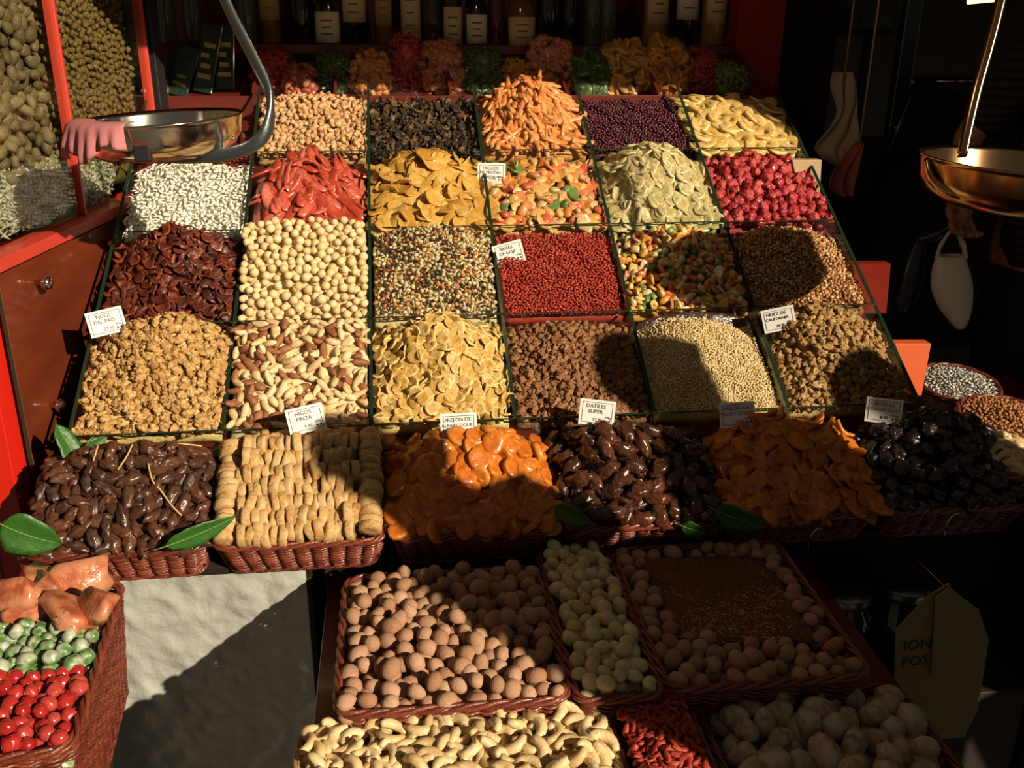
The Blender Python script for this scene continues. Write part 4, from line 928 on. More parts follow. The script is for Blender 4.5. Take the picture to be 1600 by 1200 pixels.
# ------------------------------------------------------------------ bagged candied fruit on the shelf
BC = {'red': [(0.34, 0.015, 0.02), (0.42, 0.03, 0.03)], 'green': [(0.03, 0.07, 0.015), (0.06, 0.12, 0.025)], 'orange': [(0.48, 0.17, 0.035), (0.56, 0.24, 0.06)], 'pink': [(0.46, 0.13, 0.07), (0.54, 0.22, 0.11)],
      'gold': [(0.52, 0.26, 0.05), (0.60, 0.33, 0.08)], 'mixed': [(0.36, 0.02, 0.02), (0.48, 0.2, 0.06), (0.3, 0.02, 0.03)], 'lime': [(0.12, 0.20, 0.03), (0.18, 0.28, 0.06)], 'amber': [(0.50, 0.22, 0.02), (0.54, 0.27, 0.04)]}
for k_, v_ in BC.items(): M['bag_' + k_] = food('bagged_%s_fruit' % k_, v_, rough=0.35, coat=0.3, mott=0.25, bscale=120)
sh_lump = [blob(.026, .02, .017, .2, 1.5, s, 2) for s in range(4)]; sh_disk = [disc(.024, .022, .009, 12, irr=.06, dish=.1, seed=s) for s in range(3)]; sh_small = [blob(.014, .012, .011, .15, 1.5, s, 1) for s in range(3)]
def fruit_bag(px, py, wpx, hpx, colr, label, shapes, size, seed):
    """a clear bag lying on the sloping shelf, filled with pieces"""
    v = (py - 70) / 78.0; Y = 1.235 - .20 * v; c = hity(px, py, Y); sc = (c[1] + 1.7253) / FPX * 1.08; w, hh = wpx * sc, hpx * sc
    root = empty('candied_fruit_bag', c - np.array([0, 0, hh / 2]), label, 'bag', 'bags of candied fruit on the shelf'); rs = np.random.RandomState(seed)
    n = int(2.6 * w * hh / size ** 2) + 14; U = rs.normal(size=(n * 2, 3)); U /= np.linalg.norm(U, axis=1)[:, None]; U = U[U[:, 1] < .35][:n]; n = len(U)
    U = np.sign(U) * np.abs(U) ** .8
    U = U * rs.uniform(.55, 1.0, n)[:, None] ** .5
    pos = c + np.stack([U[:, 0] * w * .46, U[:, 1] * .032 + U[:, 2] * .035, U[:, 2] * hh * .46], 1)
    q = rs.normal(size=(n, 3)); R = rot_about(q, rs.uniform(0, 6.28, n))
    MX = np.tile(np.eye(4), (n, 1, 1)); MX[:, :3, :3] = R * rs.uniform(.85, 1.15, n)[:, None, None]; MX[:, :3, 3] = pos
    vv, ff = ico(2); core = (c + vv * np.array([w * .34, .018, hh * .34]), ff)
    tag(link('fruit', join_mesh('fruit', shapes, rs.randint(0, len(shapes), n), MX, core), M['bag_' + colr], root), kind='stuff')
    vv, ff = ico(3); r = 1 + .06 * nz(vv * 3, seed); sh3 = np.sign(vv) * np.abs(vv) ** .7 * r[:, None]
    link('clear_film', mesh_from('clear_film', c + np.stack([sh3[:, 0] * (w * .5 + .006), sh3[:, 1] * .045 + sh3[:, 2] * .035, sh3[:, 2] * (hh * .5 + .006)], 1), ff), M['film'], root)
for a in ((424, 112, 60, 58, 'red', 'bag of red candied fruit at the start of the shelf, partly behind the curved bar', sh_lump, .022, 1), (470, 125, 50, 44, 'mixed', 'bag of mixed red and orange fruit beside the curved bar', sh_lump, .022, 2),
          (522, 112, 54, 66, 'green', 'dark green bag above the dark mushrooms, first from the left', sh_small, .013, 3), (580, 116, 58, 66, 'orange', 'bag of orange candied pieces between dark green and red bags', sh_lump, .022, 4),
          (634, 102, 54, 92, 'red', 'tall red bag standing higher than its neighbours', sh_small, .013, 5), (692, 108, 66, 80, 'pink', 'bag of pinkish orange fruit beside the tall red bag', sh_lump, .022, 6),
          (754, 112, 62, 72, 'green', 'round dark green bag behind the tall papaya stick heap', sh_small, .013, 7), (806, 112, 40, 36, 'amber', 'small amber block of jelly behind the papaya sticks', sh_small, .013, 8),
          (862, 105, 74, 88, 'pink', 'tall bag of coral fruit pieces in the middle of the shelf', sh_lump, .022, 9), (922, 116, 48, 62, 'green', 'leafy green bag above the purple currants', sh_disk, .022, 10),
          (978, 108, 72, 78, 'gold', 'bag of golden dried slices above the purple currants', sh_disk, .030, 11), (1040, 106, 74, 80, 'amber', 'bag of amber dried apricots beside the golden slices', sh_disk, .030, 12),
          (1098, 110, 56, 70, 'red', 'bag of red candied fruit above the pineapple rings', sh_small, .015, 13), (1142, 122, 54, 50, 'lime', 'bag of lime green candied fruit at the end of the shelf', sh_small, .013, 14)):
    fruit_bag(*a)
M['darkgreen'] = plain('dark_green_wrapper', (0.012, 0.026, 0.016), 0.25, coat=0.5, var=0.5, vscale=20, bump=0.4, bscale=30)
M['goldprint'] = plain('gold_print', (0.42, 0.33, 0.12), 0.4, metal=0.5)
for i, (x, y, hp, ang) in enumerate(((288, 112, 78, .35), (325, 92, 105, .22), (352, 90, 100, .05))):
    c = hity(x, y, 1.10 + .02 * i); w2, h2 = .026, hp * .00178 / 2
    m = Matrix.Translation(c) @ Matrix.Rotation(ang, 4, 'Y') @ Matrix.Rotation(-.3, 4, 'X')
    t = empty('chocolate_bar', c, ['wide dark green wrapped bar leaning at the end of the shelf', 'dark wrapped bar with gold print leaning on the shelf', 'thin dark wrapped bar upright beside the red fruit bag'][i], 'chocolate bar'); t.matrix_world = m
    bx_ = box('wrapper', -w2 * (1.6 if i == 0 else 1), w2, -.008, .008, -h2, h2, M['darkgreen'], t, .003, mx=m)
    for j in range(4 if i else 2): box('print_mark', -w2 * .7 + .004 * (j % 2), w2 * .6 - .006 * (j % 3), -.0092, -.0082, -h2 * .6 + j * h2 * .3, -h2 * .6 + j * h2 * .3 + h2 * .13, M['goldprint'], t, 0, mx=m)

# ------------------------------------------------------------------ bottles
def bottle(px, style, col, lab, lh, lz, label, dx=0.0, Y=1.34, marks=True, scale=1.0):
    P = hity(px, 71, Y); x = P[0]; z = 1.448
    R = {'wine': .037, 'squat': .046, 'slim': .026, 'tall': .030}[style] * scale
    H = {'wine': .30, 'squat': .25, 'slim': .27, 'tall': .33}[style]
    root = empty('bottle', (x, Y, z), label, 'bottle', 'bottles on the back shelf')
    s = {'wine': .60, 'squat': .42, 'slim': .55, 'tall': .70}[style]
    prof = [(0, 0), (R * .9, 0), (R, .004), (R, H * s), (R * .8, H * (s + .07)), (R * .38, H * (s + .16)), (R * .34, H * .97), (R * .42, H * .975), (R * .42, H), (0, H)]
    lathe('glass_body', prof, M['bt_' + col], root, 20, mx=Matrix.Translation((x, Y, z)))
    lathe('cap', [(0, H * .93), (R * .46, H * .93), (R * .46, H * 1.01), (0, H * 1.01)], M['goldprint'] if style != 'squat' else M['black'], root, 16, mx=Matrix.Translation((x, Y, z)))
    if lab:
        V = []; F = []; n = 12
        for k in range(n + 1):
            a = math.radians(-90 - 68 + 136 * k / n) + .1
            for q in (lz, lz + lh):
                V.append((x + (R + .0008) * math.cos(a), Y + (R + .0008) * math.sin(a), z + q))
        for k in range(n): F.append((2 * k, 2 * k + 2, 2 * k + 3, 2 * k + 1))
        lo = link('paper_label', mesh_from('paper_label', V, F), M[lab], root); sm = lo.modifiers.new('t', 'SOLIDIFY'); sm.thickness = .0006; sm.offset = 1
        if marks:
            for j in range(3):
                zz = z + lz + lh * (.25 + .22 * j); ww = R * (.5 - .12 * (j % 2))
                V = []; F = []
                for k in range(7):
                    a = math.radians(-90) + (k / 6 - .5) * 2 * ww / R * .9
                    for q in (0, .005): V.append((x + (R + .0021) * math.cos(a), Y + (R + .0021) * math.sin(a), zz + q))
                for k in range(6): F.append((2 * k, 2 * k + 2, 2 * k + 3, 2 * k + 1))
                link('printed_line', mesh_from('printed_line', V, F), M['redink'] if (j == 2 and lab == 'lab_white') else M['brownink'], lo)
M['bt_dark'] = plain('dark_bottle_glass', (0.010, 0.009, 0.006), 0.12, coat=0.5); M['bt_amber'] = plain('amber_liqueur_glass', (0.14, 0.055, 0.012), 0.12, coat=0.5)
M['bt_gold'] = plain('golden_liqueur_glass', (0.34, 0.17, 0.03), 0.12, coat=0.5); M['bt_brown'] = plain('brown_bottle_glass', (0.045, 0.018, 0.008), 0.12, coat=0.5); M['bt_clear'] = plain('grey_green_bottle_glass', (0.07, 0.07, 0.045), 0.1, coat=0.6)
M['bt_red'] = plain('deep_red_bottle_glass', (0.07, 0.006, 0.006), 0.12, coat=0.5)
M['lab_cream'] = plain('cream_label', (0.60, 0.47, 0.25), 0.6); M['lab_white'] = plain('off_white_label', (0.66, 0.62, 0.46), 0.6); M['lab_gold'] = plain('ochre_label', (0.38, 0.25, 0.08), 0.6); M['brownink'] = plain('brown_print', (0.16, 0.09, 0.04), 0.7)
for a in ((265, 'slim', 'clear', None, 0, 0, 'slender grey bottle at the dark start of the shelf'), (305, 'slim', 'clear', None, 0, 0, 'slender grey bottle second along the dark start of the shelf'), (390, 'slim', 'clear', None, 0, 0, 'slender bottle just behind the curved steel bar'),
          (425, 'tall', 'amber', 'lab_gold', .12, .065, 'amber bottle with ochre label beside the curved bar'), (475, 'wine', 'dark', None, 0, 0, 'unlabelled dark bottle between ochre and white labelled bottles'),
          (513, 'squat', 'dark', 'lab_white', .085, .004, 'short black bottle with white label and red mark above the first green bag', 0, 1.32, True, .8), (555, 'wine', 'dark', 'lab_cream', .10, .06, 'dark bottle with a high cream label'),
          (600, 'slim', 'amber', 'lab_gold', .10, .05, 'slim amber bottle with ochre label behind the orange bag'), (642, 'wine', 'dark', 'lab_cream', .16, .01, 'dark bottle with tall cream label behind the tall red bag', 0, 1.36, True, .85),
          (676, 'slim', 'brown', None, 0, 0, 'slim brown bottle left of a cream labelled bottle'), (707, 'tall', 'dark', 'lab_cream', .105, .0, 'dark bottle with low cream label beside the short white labelled one'),
          (744, 'squat', 'dark', 'lab_white', .08, .004, 'short black bottle with white label above the round green bag', 0, 1.32, True, .72), (775, 'slim', 'red', None, 0, 0, 'slim dark bottle with a red foot behind the papaya sticks'),
          (813, 'squat', 'amber', 'lab_cream', .078, .0, 'stout amber bottle with wide cream label', 0, 1.34, True, .95), (856, 'wine', 'dark', None, 0, 0, 'black bottle right of the stout amber one'), (888, 'slim', 'dark', None, 0, 0, 'slim black bottle near the middle of the shelf'),
          (925, 'slim', 'clear', None, 0, 0, 'slender clear bottle before the golden bottles'), (948, 'slim', 'clear', None, 0, 0, 'slender clear bottle next to the dark gap'), (1022, 'wine', 'gold', 'lab_cream', .12, .06, 'golden bottle with cream label, first of three'),
          (1068, 'wine', 'dark', 'lab_white', .12, .075, 'black bottle with white label between two golden bottles'), (1112, 'wine', 'gold', 'lab_cream', .12, .065, 'golden bottle with cream label nearest the red pillar')):
    bottle(*a)

# ------------------------------------------------------------------ price cards
def text_mesh(body, size):
    c = bpy.data.curves.new('t', 'FONT'); c.body = body; c.size = size; c.align_x = 'CENTER'; c.align_y = 'CENTER'; c.resolution_u = 2; c.extrude = 0.0002
    o = bpy.data.objects.new('t', c); COL.objects.link(o); dg = bpy.context.evaluated_depsgraph_get(); me = bpy.data.meshes.new_from_object(o.evaluated_get(dg))
    bpy.data.objects.remove(o); bpy.data.curves.remove(c); return me
TAGW, TAGH = .068, .050
def card(px, py, Y, roll, lines, price, label):
    c = hity(px, py, Y); n = Vector(CAM - c); n.z *= .55; n.normalize()
    m = Matrix.Translation(c) @ n.to_track_quat('Z', 'Y').to_matrix().to_4x4() @ Matrix.Rotation(math.radians(roll), 4, 'Z')
    t = empty('price_card', c, label, 'price card'); t.matrix_world = m
    box('card', -TAGW / 2, TAGW / 2, -TAGH / 2, TAGH / 2, -.0012, 0, M['white'], t, 0, mx=m)
    bw = .0009; a, b = TAGW / 2 - .005, TAGH / 2 - .005
    for (x0, x1, y0, y1) in ((-a, a, b - bw, b), (-a, a, -b, -b + bw), (-a, -a + bw, -b, b), (a - bw, a, -b, b)): box('printed_border', x0, x1, y0, y1, .0001, .0004, M['ink'], t, 0, mx=m)
    for i, s in enumerate(lines):
        link('lettering', text_mesh(s, .0085 if len(s) > 9 else .0102), M['ink'], t, mx=m @ Matrix.Translation((-.003, .0125 - .0105 * i, .0005)))
    link('lettering', text_mesh(price, .0088), M['ink'], t, mx=m @ Matrix.Translation((.002, -.0135, .0005)))
    link('lettering', text_mesh('€/kg', .0062), M['ink'], t, mx=m @ Matrix.Translation((.0215, -.0080, .0005)))
    for dx in (.018, .0245):
        V, F = lathe_vf([(0, .0004), (.0021, .0004), (.0021, .0001)], 10); link('printed_dot', mesh_from('printed_dot', V, F, False), M['ink'], t, mx=m @ Matrix.Translation((dx, -.0150, 0)))
    tube('wire_stem', [tuple(m @ Vector((0, -TAGH / 2 + .004, -.002))), tuple(m @ Vector((0, -TAGH / 2 - .02, -.006)))], .0008, M['steel'], t, 5)
card(166, 503, TY[1] - .085, 8, ['NUEZ', 'DEL PAIS'], '27.95', 'white price card reading nuez del pais above the pale walnuts')
card(768, 271, TY[3] - .085, -1, ['TROZOS', 'DE FRUTAS', 'CONFITADAS'], '12.95', 'white price card with three lines below the papaya sticks')
card(795, 396, TY[2] - .085, 16, ['BAYAS', 'DE GOJI'], '36.00', 'white tilted price card above the goji berry compartment')
card(1217, 499, TY[1] - .085, 17, ['NUEZ DE', 'CALIFORNIA'], '18.95', 'white tilted price card reading nuez de california')
card(478, 655, TY[0] - .055, 9, ['HIGOS', 'PINZA'], '9.95', 'white price card reading higos behind the fig rows')
card(717, 666, TY[0] - .075, 2, ['OREJON DE', 'ALBARICOQUE'], '14.95', 'white price card reading orejon de albaricoque behind the apricots')
card(933, 645, TY[0] - .06, -4, ['DATILES', 'SUPER'], '12.95', 'white price card reading datiles behind the glossy dates')
card(1152, 648, TY[0] - .065, 10, ['OREJON DE', 'MELOCOTON'], '13.95', 'white price card reading orejon de melocoton behind the dried peaches')
card(1381, 642, TY[0] - .065, 2, ['CIRUELAS', 'CON HUESO'], '8.95', 'white price card reading ciruelas con hueso behind the prunes')

# ------------------------------------------------------------------ leaves and date twigs
def leaf(px, py, Y, L, Wd, ang, pitch, label, curl=.25, lobes=0.0):
    n, mseg = 12, 6; V = []; F = []
    for i in range(n + 1):
        t = i / n; w = Wd / 2 * (math.sin(math.pi * t ** .75) ** .8 if 0 < t < 1 else 0.02) * (1 + lobes * math.sin(t * 9.5))
        for j in range(-mseg // 2, mseg // 2 + 1):
            s = j / (mseg / 2); V.append((t * L - L / 2, s * w, -curl * L * (t - .4) ** 2 + .18 * abs(s) * w + .0015 * math.sin(t * 30) * abs(s)))
    k = mseg + 1
    for i in range(n):
        for j in range(mseg): F.append((i * k + j, (i + 1) * k + j, (i + 1) * k + j + 1, i * k + j + 1))
    c = hity(px, py, Y); vd = Vector(CAM - c).normalized()
    m = Matrix.Translation(c) @ vd.to_track_quat('Z', 'Y').to_matrix().to_4x4() @ Matrix.Rotation(math.radians(ang), 4, 'Z') @ Matrix.Rotation(math.radians(pitch), 4, 'X')
    t = empty('green_leaf', c, label, 'leaf', 'leaves trimming the date baskets'); t.matrix_world = m
    o = link('leaf_blade', mesh_from('leaf_blade', V, F), M['leaf'], t, mx=m); s = o.modifiers.new('t', 'SOLIDIFY'); s.thickness = .0008
    P = [tuple(m @ Vector((x * L - L / 2, 0, -curl * L * (x - .4) ** 2 + .0008))) for x in np.linspace(-.15, .95, 8)]
    tube('leaf_rib', P, [.0013, .0012, .0011, .001, .0009, .0008, .0006, .0004], plain('pale_leaf_rib', (0.14, 0.28, 0.05), 0.5), t, 5)
leaf(106, 694, -.03, .085, .045, 108, 25, 'upright pointed leaf beside the pale walnuts', .1, .15)
leaf(150, 695, -.035, .045, .030, 30, 20, 'small leaf tucked between the twig dates and the pale walnuts', .2)
leaf(48, 838, -.24, .100, .075, -35, 25, 'broad leaf hanging over the basket corner by the red cabinet', .35, .08)
leaf(315, 832, -.235, .125, .042, 14, 35, 'long narrow leaf on the front rim of the twig date basket', .15)
leaf(895, 806, -.235, .075, .042, -22, 30, 'leaf at the corner of the glossy date basket beside the apricots', .2)
leaf(1084, 828, -.245, .045, .034, -10, 30, 'small leaf hanging over the front rim of the glossy date basket', .3, .1)
leaf(1156, 812, -.240, .095, .055, -12, 30, 'large leaf at the corner of the glossy date basket beside the peaches', .3, .08)
M['twig'] = plain('straw_coloured_twig', (0.55, 0.36, 0.14), 0.6, var=0.2)
hd = bk(0, (225, 703), tw=.35, tmin=.4); rs = np.random.RandomState(12)
for i, (pts) in enumerate((((.20, .13), (.21, .10), (.225, .085), (.245, .06), (.262, .045)), ((.10, .19), (.11, .165), (.105, .14)), ((.24, .19), (.28, .195)), ((.15, .12), (.162, .14), (.17, .165)), ((.05, .20), (.075, .205)), ((.21, .19), (.205, .17)))):
    P = spline([BF[0].w(u, v, float(hd(u, v)) + .015 + .003 * (q % 2)) for q, (u, v) in enumerate(pts)], 5)
    t = tube('date_twig', P, .0016, M['twig'], None, 6); tag(t, 'straw coloured date twig lying on the dull dark dates', 'twig', 'twigs among the dull dark dates')

# ------------------------------------------------------------------ weighing pans
def pan(c, R, dep, label, mat, rim_tilt=(0, 0), slot=False):
    root = empty('weighing_pan', c, label, 'weighing pan'); m = Matrix.Translation(c) @ Matrix.Rotation(rim_tilt[0], 4, 'X') @ Matrix.Rotation(rim_tilt[1], 4, 'Y'); root.matrix_world = m
    pr = [(0, -dep), (R * .45, -dep), (R * .70, -dep * .93), (R * .88, -dep * .72), (R * .96, -dep * .45), (R * .985, -.006), (R, 0), (R * 1.01, .002), (R * 1.0, .004), (R * .975, -.004), (R * .95, -dep * .45), (R * .87, -dep * .69), (R * .69, -dep * .90), (R * .44, -dep * .965), (0, -dep * .965)]
    lathe('pan_dish', pr, mat, root, 56, mx=m)
    return root, m
LP = atd(246, 186, 1.75); lroot, lmx = pan(LP, .150, .068, 'polished steel weighing pan with a pink cloth over its rim', M['steel'], (0.0, math.radians(-3)))
arm = [atd(338, -30, 1.72), atd(365, 30, 1.72), atd(398, 95, 1.72), atd(420, 145, 1.72), atd(421, 190, 1.72), atd(402, 222, 1.72), atd(360, 240, 1.73), atd(300, 245, 1.74), atd(246, 244, 1.75)]
tube('carrying_arm', spline(arm, 8), .0125, M['iron'], lroot, 10, flat=.55)
box('arm_bracket', LP[0] - .014, LP[0] + .014, LP[1] - .1445, LP[1] - .125, LP[2] - .056, LP[2] - .026, M['black'], lroot, .003)
for k_ in range(2):
    a = math.radians(-20 + 25 * k_); lathe('rivet', [(0, .004), (.004, .0035), (.005, 0), (0, 0)], M['steel'], lroot, 10, mx=Matrix.Translation((LP[0] + .1475 * math.cos(a), LP[1] + .1475 * math.sin(a), LP[2] - .03)) @ Matrix.Rotation(math.radians(90), 4, 'Y') @ Matrix.Rotation(-a, 4, 'X'))
# pink cloth hanging over the pan rim
V = []; F = []; na, nb = 40, 12
for i in range(na):
    a = math.radians(-172 + 74 * i / (na - 1))
    fold = .006 * math.sin(i * 1.25) + .004 * math.sin(i * .55 + 1)
    for j in range(nb):
        b = j / (nb - 1); hang = .050 + .012 * math.sin(i * .33 + .5) - .02 * max(0, (i - 28) / 12)
        if b < .3: r = .150 - .045 * (1 - b / .3); z = .006 + .003 * math.sin(b * 9)
        else: q = (b - .3) / .7; r = .1535 + .010 * math.sin(q * 1.6) + fold * q; z = .006 - hang * q
        V.append(tuple(lmx @ Vector((r * math.cos(a), r * math.sin(a), z))))
for i in range(na - 1):
    for j in range(nb - 1): F.append((i * nb + j, (i + 1) * nb + j, (i + 1) * nb + j + 1, i * nb + j + 1))
o = link('pink_cloth', mesh_from('pink_cloth', V, F), plain('pink_ribbed_cloth', (0.52, 0.19, 0.20), 0.85, spec=0.2, var=0.2, vscale=160, stretch=(3, 3, .2))); o.modifiers.new('t', 'SOLIDIFY').thickness = .0012
tag(o, 'folded pink ribbed cloth draped over the steel pan', 'cloth')
RP = atd(1604, 254, 1.74); rroot, rmx = pan(RP, .182, .085, 'polished pan reflecting brown at the edge of the view', M['brass'], (math.radians(1.0), math.radians(2.5)))
tube('carrying_arm', spline([atd(1503, 244, 1.70), atd(1512, 200, 1.70), atd(1526, 140, 1.70), atd(1540, 90, 1.70), atd(1556, 30, 1.70), atd(1570, -30, 1.70)], 6), .0125, M['brass'], rroot, 10, flat=.6)
tube('carrying_arm', spline([atd(1448, 250, 1.74), atd(1456, 280, 1.72), atd(1480, 298, 1.70), atd(1520, 308, 1.68), atd(1570, 316, 1.68), atd(1640, 325, 1.70)], 6), .009, M['brass'], rroot, 8, flat=.6)
# ------------------------------------------------------------------ people
def skin_mesh(name, verts, edges, radii, root=0, sub=1):
    me = bpy.data.meshes.new(name); me.from_pydata(verts, edges, []); o = bpy.data.objects.new(name, me); COL.objects.link(o)
    o.modifiers.new('s', 'SKIN')
    for i, sv in enumerate(me.skin_vertices[0].data):
        r = radii[i]; sv.radius = (r, r) if np.isscalar(r) else r; sv.use_root = (i == root)
    m = o.modifiers.new('d', 'SUBSURF'); m.levels = sub; m.render_levels = sub
    dg = bpy.context.evaluated_depsgraph_get(); out = bpy.data.meshes.new_from_object(o.evaluated_get(dg)); bpy.data.objects.remove(o); bpy.data.meshes.remove(me)
    out.polygons.foreach_set('use_smooth', [True] * len(out.polygons)); return out
M['skin'] = plain('skin', (0.36, 0.17, 0.10), 0.5, var=0.1)
M['denim'] = plain('dark_trousers', (0.012, 0.012, 0.016), 0.8); M['shirt'] = plain('dark_shirt', (0.03, 0.03, 0.04), 0.85); M['hair'] = plain('dark_hair', (0.02, 0.013, 0.009), 0.6, bump=0.6, bscale=120)
M['shoe'] = plain('black_shoe', (0.01, 0.01, 0.01), 0.4); M['coat'] = plain('brown_coat', (0.05, 0.035, 0.022), 0.85); M['olive'] = plain('olive_jacket', (0.04, 0.042, 0.025), 0.85)
def hand_graph(w, dirn, palm_n, s=1.0, curl=0.5):
    """wrist point w, hand direction, palm normal -> verts, edges, radii of palm and five bent fingers (index 0 is the wrist)"""
    d = Vector(dirn).normalized(); n = Vector(palm_n).normalized(); n = (n - d * n.dot(d)).normalized(); a = d.cross(n)
    V = [Vector(w), Vector(w) + d * .045 * s]; E = [(0, 1)]; R = [(.027 * s, .02 * s), (.034 * s, .016 * s)]
    for k, (o, L, r) in enumerate(((-.030, .058, .0085), (-.010, .072, .009), (.011, .078, .009), (.031, .070, .0088))):
        b = len(V); base = Vector(w) + d * .088 * s + a * o * s; V.append(base); E.append((1, b)); R.append(.011 * s); p = base; q = d.copy()
        for j in range(3):
            q = (q * math.cos(curl) + n * math.sin(curl)).normalized() if j else (q * math.cos(curl * .6) + n * math.sin(curl * .6)).normalized()
            p = p + q * L * s * (.45, .32, .25)[j]; V.append(p); E.append((len(V) - 2, len(V) - 1)); R.append(r * s * (1, .92, .8)[j])
    b = len(V); V.append(Vector(w) + d * .035 * s + a * .038 * s + n * .01 * s); E.append((1, b)); R.append(.013 * s)
    V.append(V[b] + (d * .75 + a * .45 + n * .35).normalized() * .035 * s); E.append((b, b + 1)); R.append(.0105 * s)
    V.append(V[b + 1] + (d * .9 + n * .4).normalized() * .028 * s); E.append((b + 1, b + 2)); R.append(.009 * s)
    return V, E, R
def person(loc, yaw, H, label, top, legs, hair, arms=None, sleeve=1.0, curl=0.35, lean=0.0):
    k = H / 1.75; m = Matrix.Translation(loc) @ Matrix.Rotation(yaw, 4, 'Z')
    arms = arms or {}
    def arm(sx): return arms.get(sx) or [(sx * .24, .03, 1.13), (sx * .25, -.05, .88)]
    root = empty('person', loc, label, 'person'); root.matrix_world = m
    ln = lambda z: -lean * max(0.0, (z - 1.0) / .7) ** 1.5
    T = lambda V: [(v[0] * k, (v[1] + ln(v[2])) * k, v[2] * k) for v in V]
    NL = lambda a: np.stack([a[:, 0], a[:, 1] + ln(1.65), a[:, 2]], 1) * k
    V = [(0, 0, .97), (0, .0, 1.12), (0, .005, 1.30), (0, .01, 1.44), (0, 0, 1.52), (0, -.015, 1.585), (0, -.02, 1.65), (0, -.012, 1.715)]
    R = [(.155, .115), (.14, .10), (.165, .115), (.10, .08), (.052, .055), (.065, .075), (.074, .092), (.055, .07)]; E = [(i, i + 1) for i in range(7)]
    for sx in (-1, 1):
        e, w = arm(sx); b = len(V)
        V += [(sx * .15, .01, 1.42), (sx * .20, .01, 1.36), e, w]; R += [.065, .052, .040, .028]; E += [(3, b), (b, b + 1), (b + 1, b + 2), (b + 2, b + 3)]
        d = Vector(w) - Vector(e); hv, he, hr = hand_graph(w, d, (-sx * .9, -.4, 0) if sx not in arms else (0, -1, -.2), 1.0, curl)
        off = len(V) - 1; V += [tuple(q) for q in hv[1:]]; R += hr[1:]; E += [(x + off, y + off) for x, y in he]
        b = len(V); V += [(sx * .085, 0, .90), (sx * .095, -.01, .50), (sx * .10, .02, .09), (sx * .11, -.13, .035)]; R += [(.10, .10), .062, .042, (.042, .03)]; E += [(0, b), (b, b + 1), (b + 1, b + 2), (b + 2, b + 3)]
    rr = [tuple(x * k for x in r) if not np.isscalar(r) else r * k for r in R]
    link('body', skin_mesh('body', T(V), E, rr), M['skin'], root, mx=m)
    g = .018
    V = [(0, 0, .80), (0, 0, .97), (0, 0, 1.12), (0, .005, 1.30), (0, .01, 1.43), (0, 0, 1.50)]; R = [(.185, .15), (.18, .145), (.155, .118), (.178, .13), (.115, .098), (.07, .07)]; E = [(i, i + 1) for i in range(5)]
    for sx in (-1, 1):
        e, w = Vector(arm(sx)[0]), Vector(arm(sx)[1]); sh_ = Vector((sx * .20, .01, 1.36)); b = len(V)
        V += [(sx * .15, .01, 1.42), tuple(sh_)]; R += [.08, .068]; E += [(4, b), (b, b + 1)]
        if sleeve >= 1: V += [tuple(e), tuple(e.lerp(w, .92))]; R += [.056, .042]; E += [(b + 1, b + 2), (b + 2, b + 3)]
        else: V += [tuple(sh_.lerp(e, sleeve * 1.6))]; R += [.060]; E += [(b + 1, b + 2)]
    link('jacket', skin_mesh('jacket', T(V), E, [tuple(x * k for x in r) if not np.isscalar(r) else r * k for r in R]), top, root, mx=m)
    V = [(0, 0, .97)]; R = [(.15, .12)]; E = []
    for sx in (-1, 1):
        b = len(V); V += [(sx * .085, 0, .84), (sx * .095, -.005, .68), (sx * .097, -.01, .50), (sx * .10, .015, .12)]; R += [.098, .092, .080, .070]; E += [(0, b), (b, b + 1), (b + 1, b + 2), (b + 2, b + 3)]
    link('trousers', skin_mesh('trousers', T(V), E, [tuple(x * k for x in r) if not np.isscalar(r) else r * k for r in R]), legs, root, mx=m)
    for sx in (-1, 1):
        link('shoe', skin_mesh('shoe', T([(sx * .10, .05, .05), (sx * .10, -.03, .06), (sx * .11, -.15, .04)]), [(0, 1), (1, 2)], [.05 * k, .052 * k, .042 * k]), M['shoe'], root, mx=m)
    v, f = ico(3); keep = [q for q in f if all(v[i][2] > -.15 - .5 * max(0, v[i][1]) or False for i in q)]
    vv = v * np.array([.092, .108, .105]) * (1 + .04 * nz(v * 3, 2))[:, None] + np.array([0, .005, 1.655]); ho = link('hair', mesh_from('hair', NL(vv), keep), hair, root, mx=m); ho.modifiers.new('t', 'SOLIDIFY').thickness = .012
    for sx in (-1, 1):
        ve, fe = ico(2); link('eye', mesh_from('eye', NL(ve * .012 + np.array([sx * .03, -.098, 1.655])), fe), M['white'], root, mx=m)
    ve, fe = ico(2); link('nose', mesh_from('nose', NL(ve * np.array([.014, .018, .026]) + np.array([0, -.112, 1.63])), fe), M['skin'], root, mx=m)
    link('mouth', mesh_from('mouth', NL(ve * np.array([.025, .008, .006]) + np.array([0, -.092, 1.585])), fe), plain('lips', (0.30, 0.09, 0.07), 0.5), root, mx=m)
    return root
def stripes():
    m, nt, b = newmat('black_striped_knit'); tc = nt.nodes.new('ShaderNodeTexCoord'); w = nt.nodes.new('ShaderNodeTexWave'); w.wave_type = 'BANDS'; w.bands_direction = 'Z'; w.inputs['Scale'].default_value = 14; w.inputs['Distortion'].default_value = 0.6
    nt.links.new(tc.outputs['Object'], w.inputs['Vector']); mx = nt.nodes.new('ShaderNodeMix'); mx.data_type = 'RGBA'; mx.inputs['A'].default_value = (0.004, 0.004, 0.005, 1); mx.inputs['B'].default_value = (0.028, 0.025, 0.026, 1)
    nt.links.new(w.outputs['Fac'], mx.inputs['Factor']); nt.links.new(mx.outputs['Result'], b.inputs['Base Color']); b.inputs['Roughness'].default_value = 0.9; return m
PX, PY = 2.43, 0.70
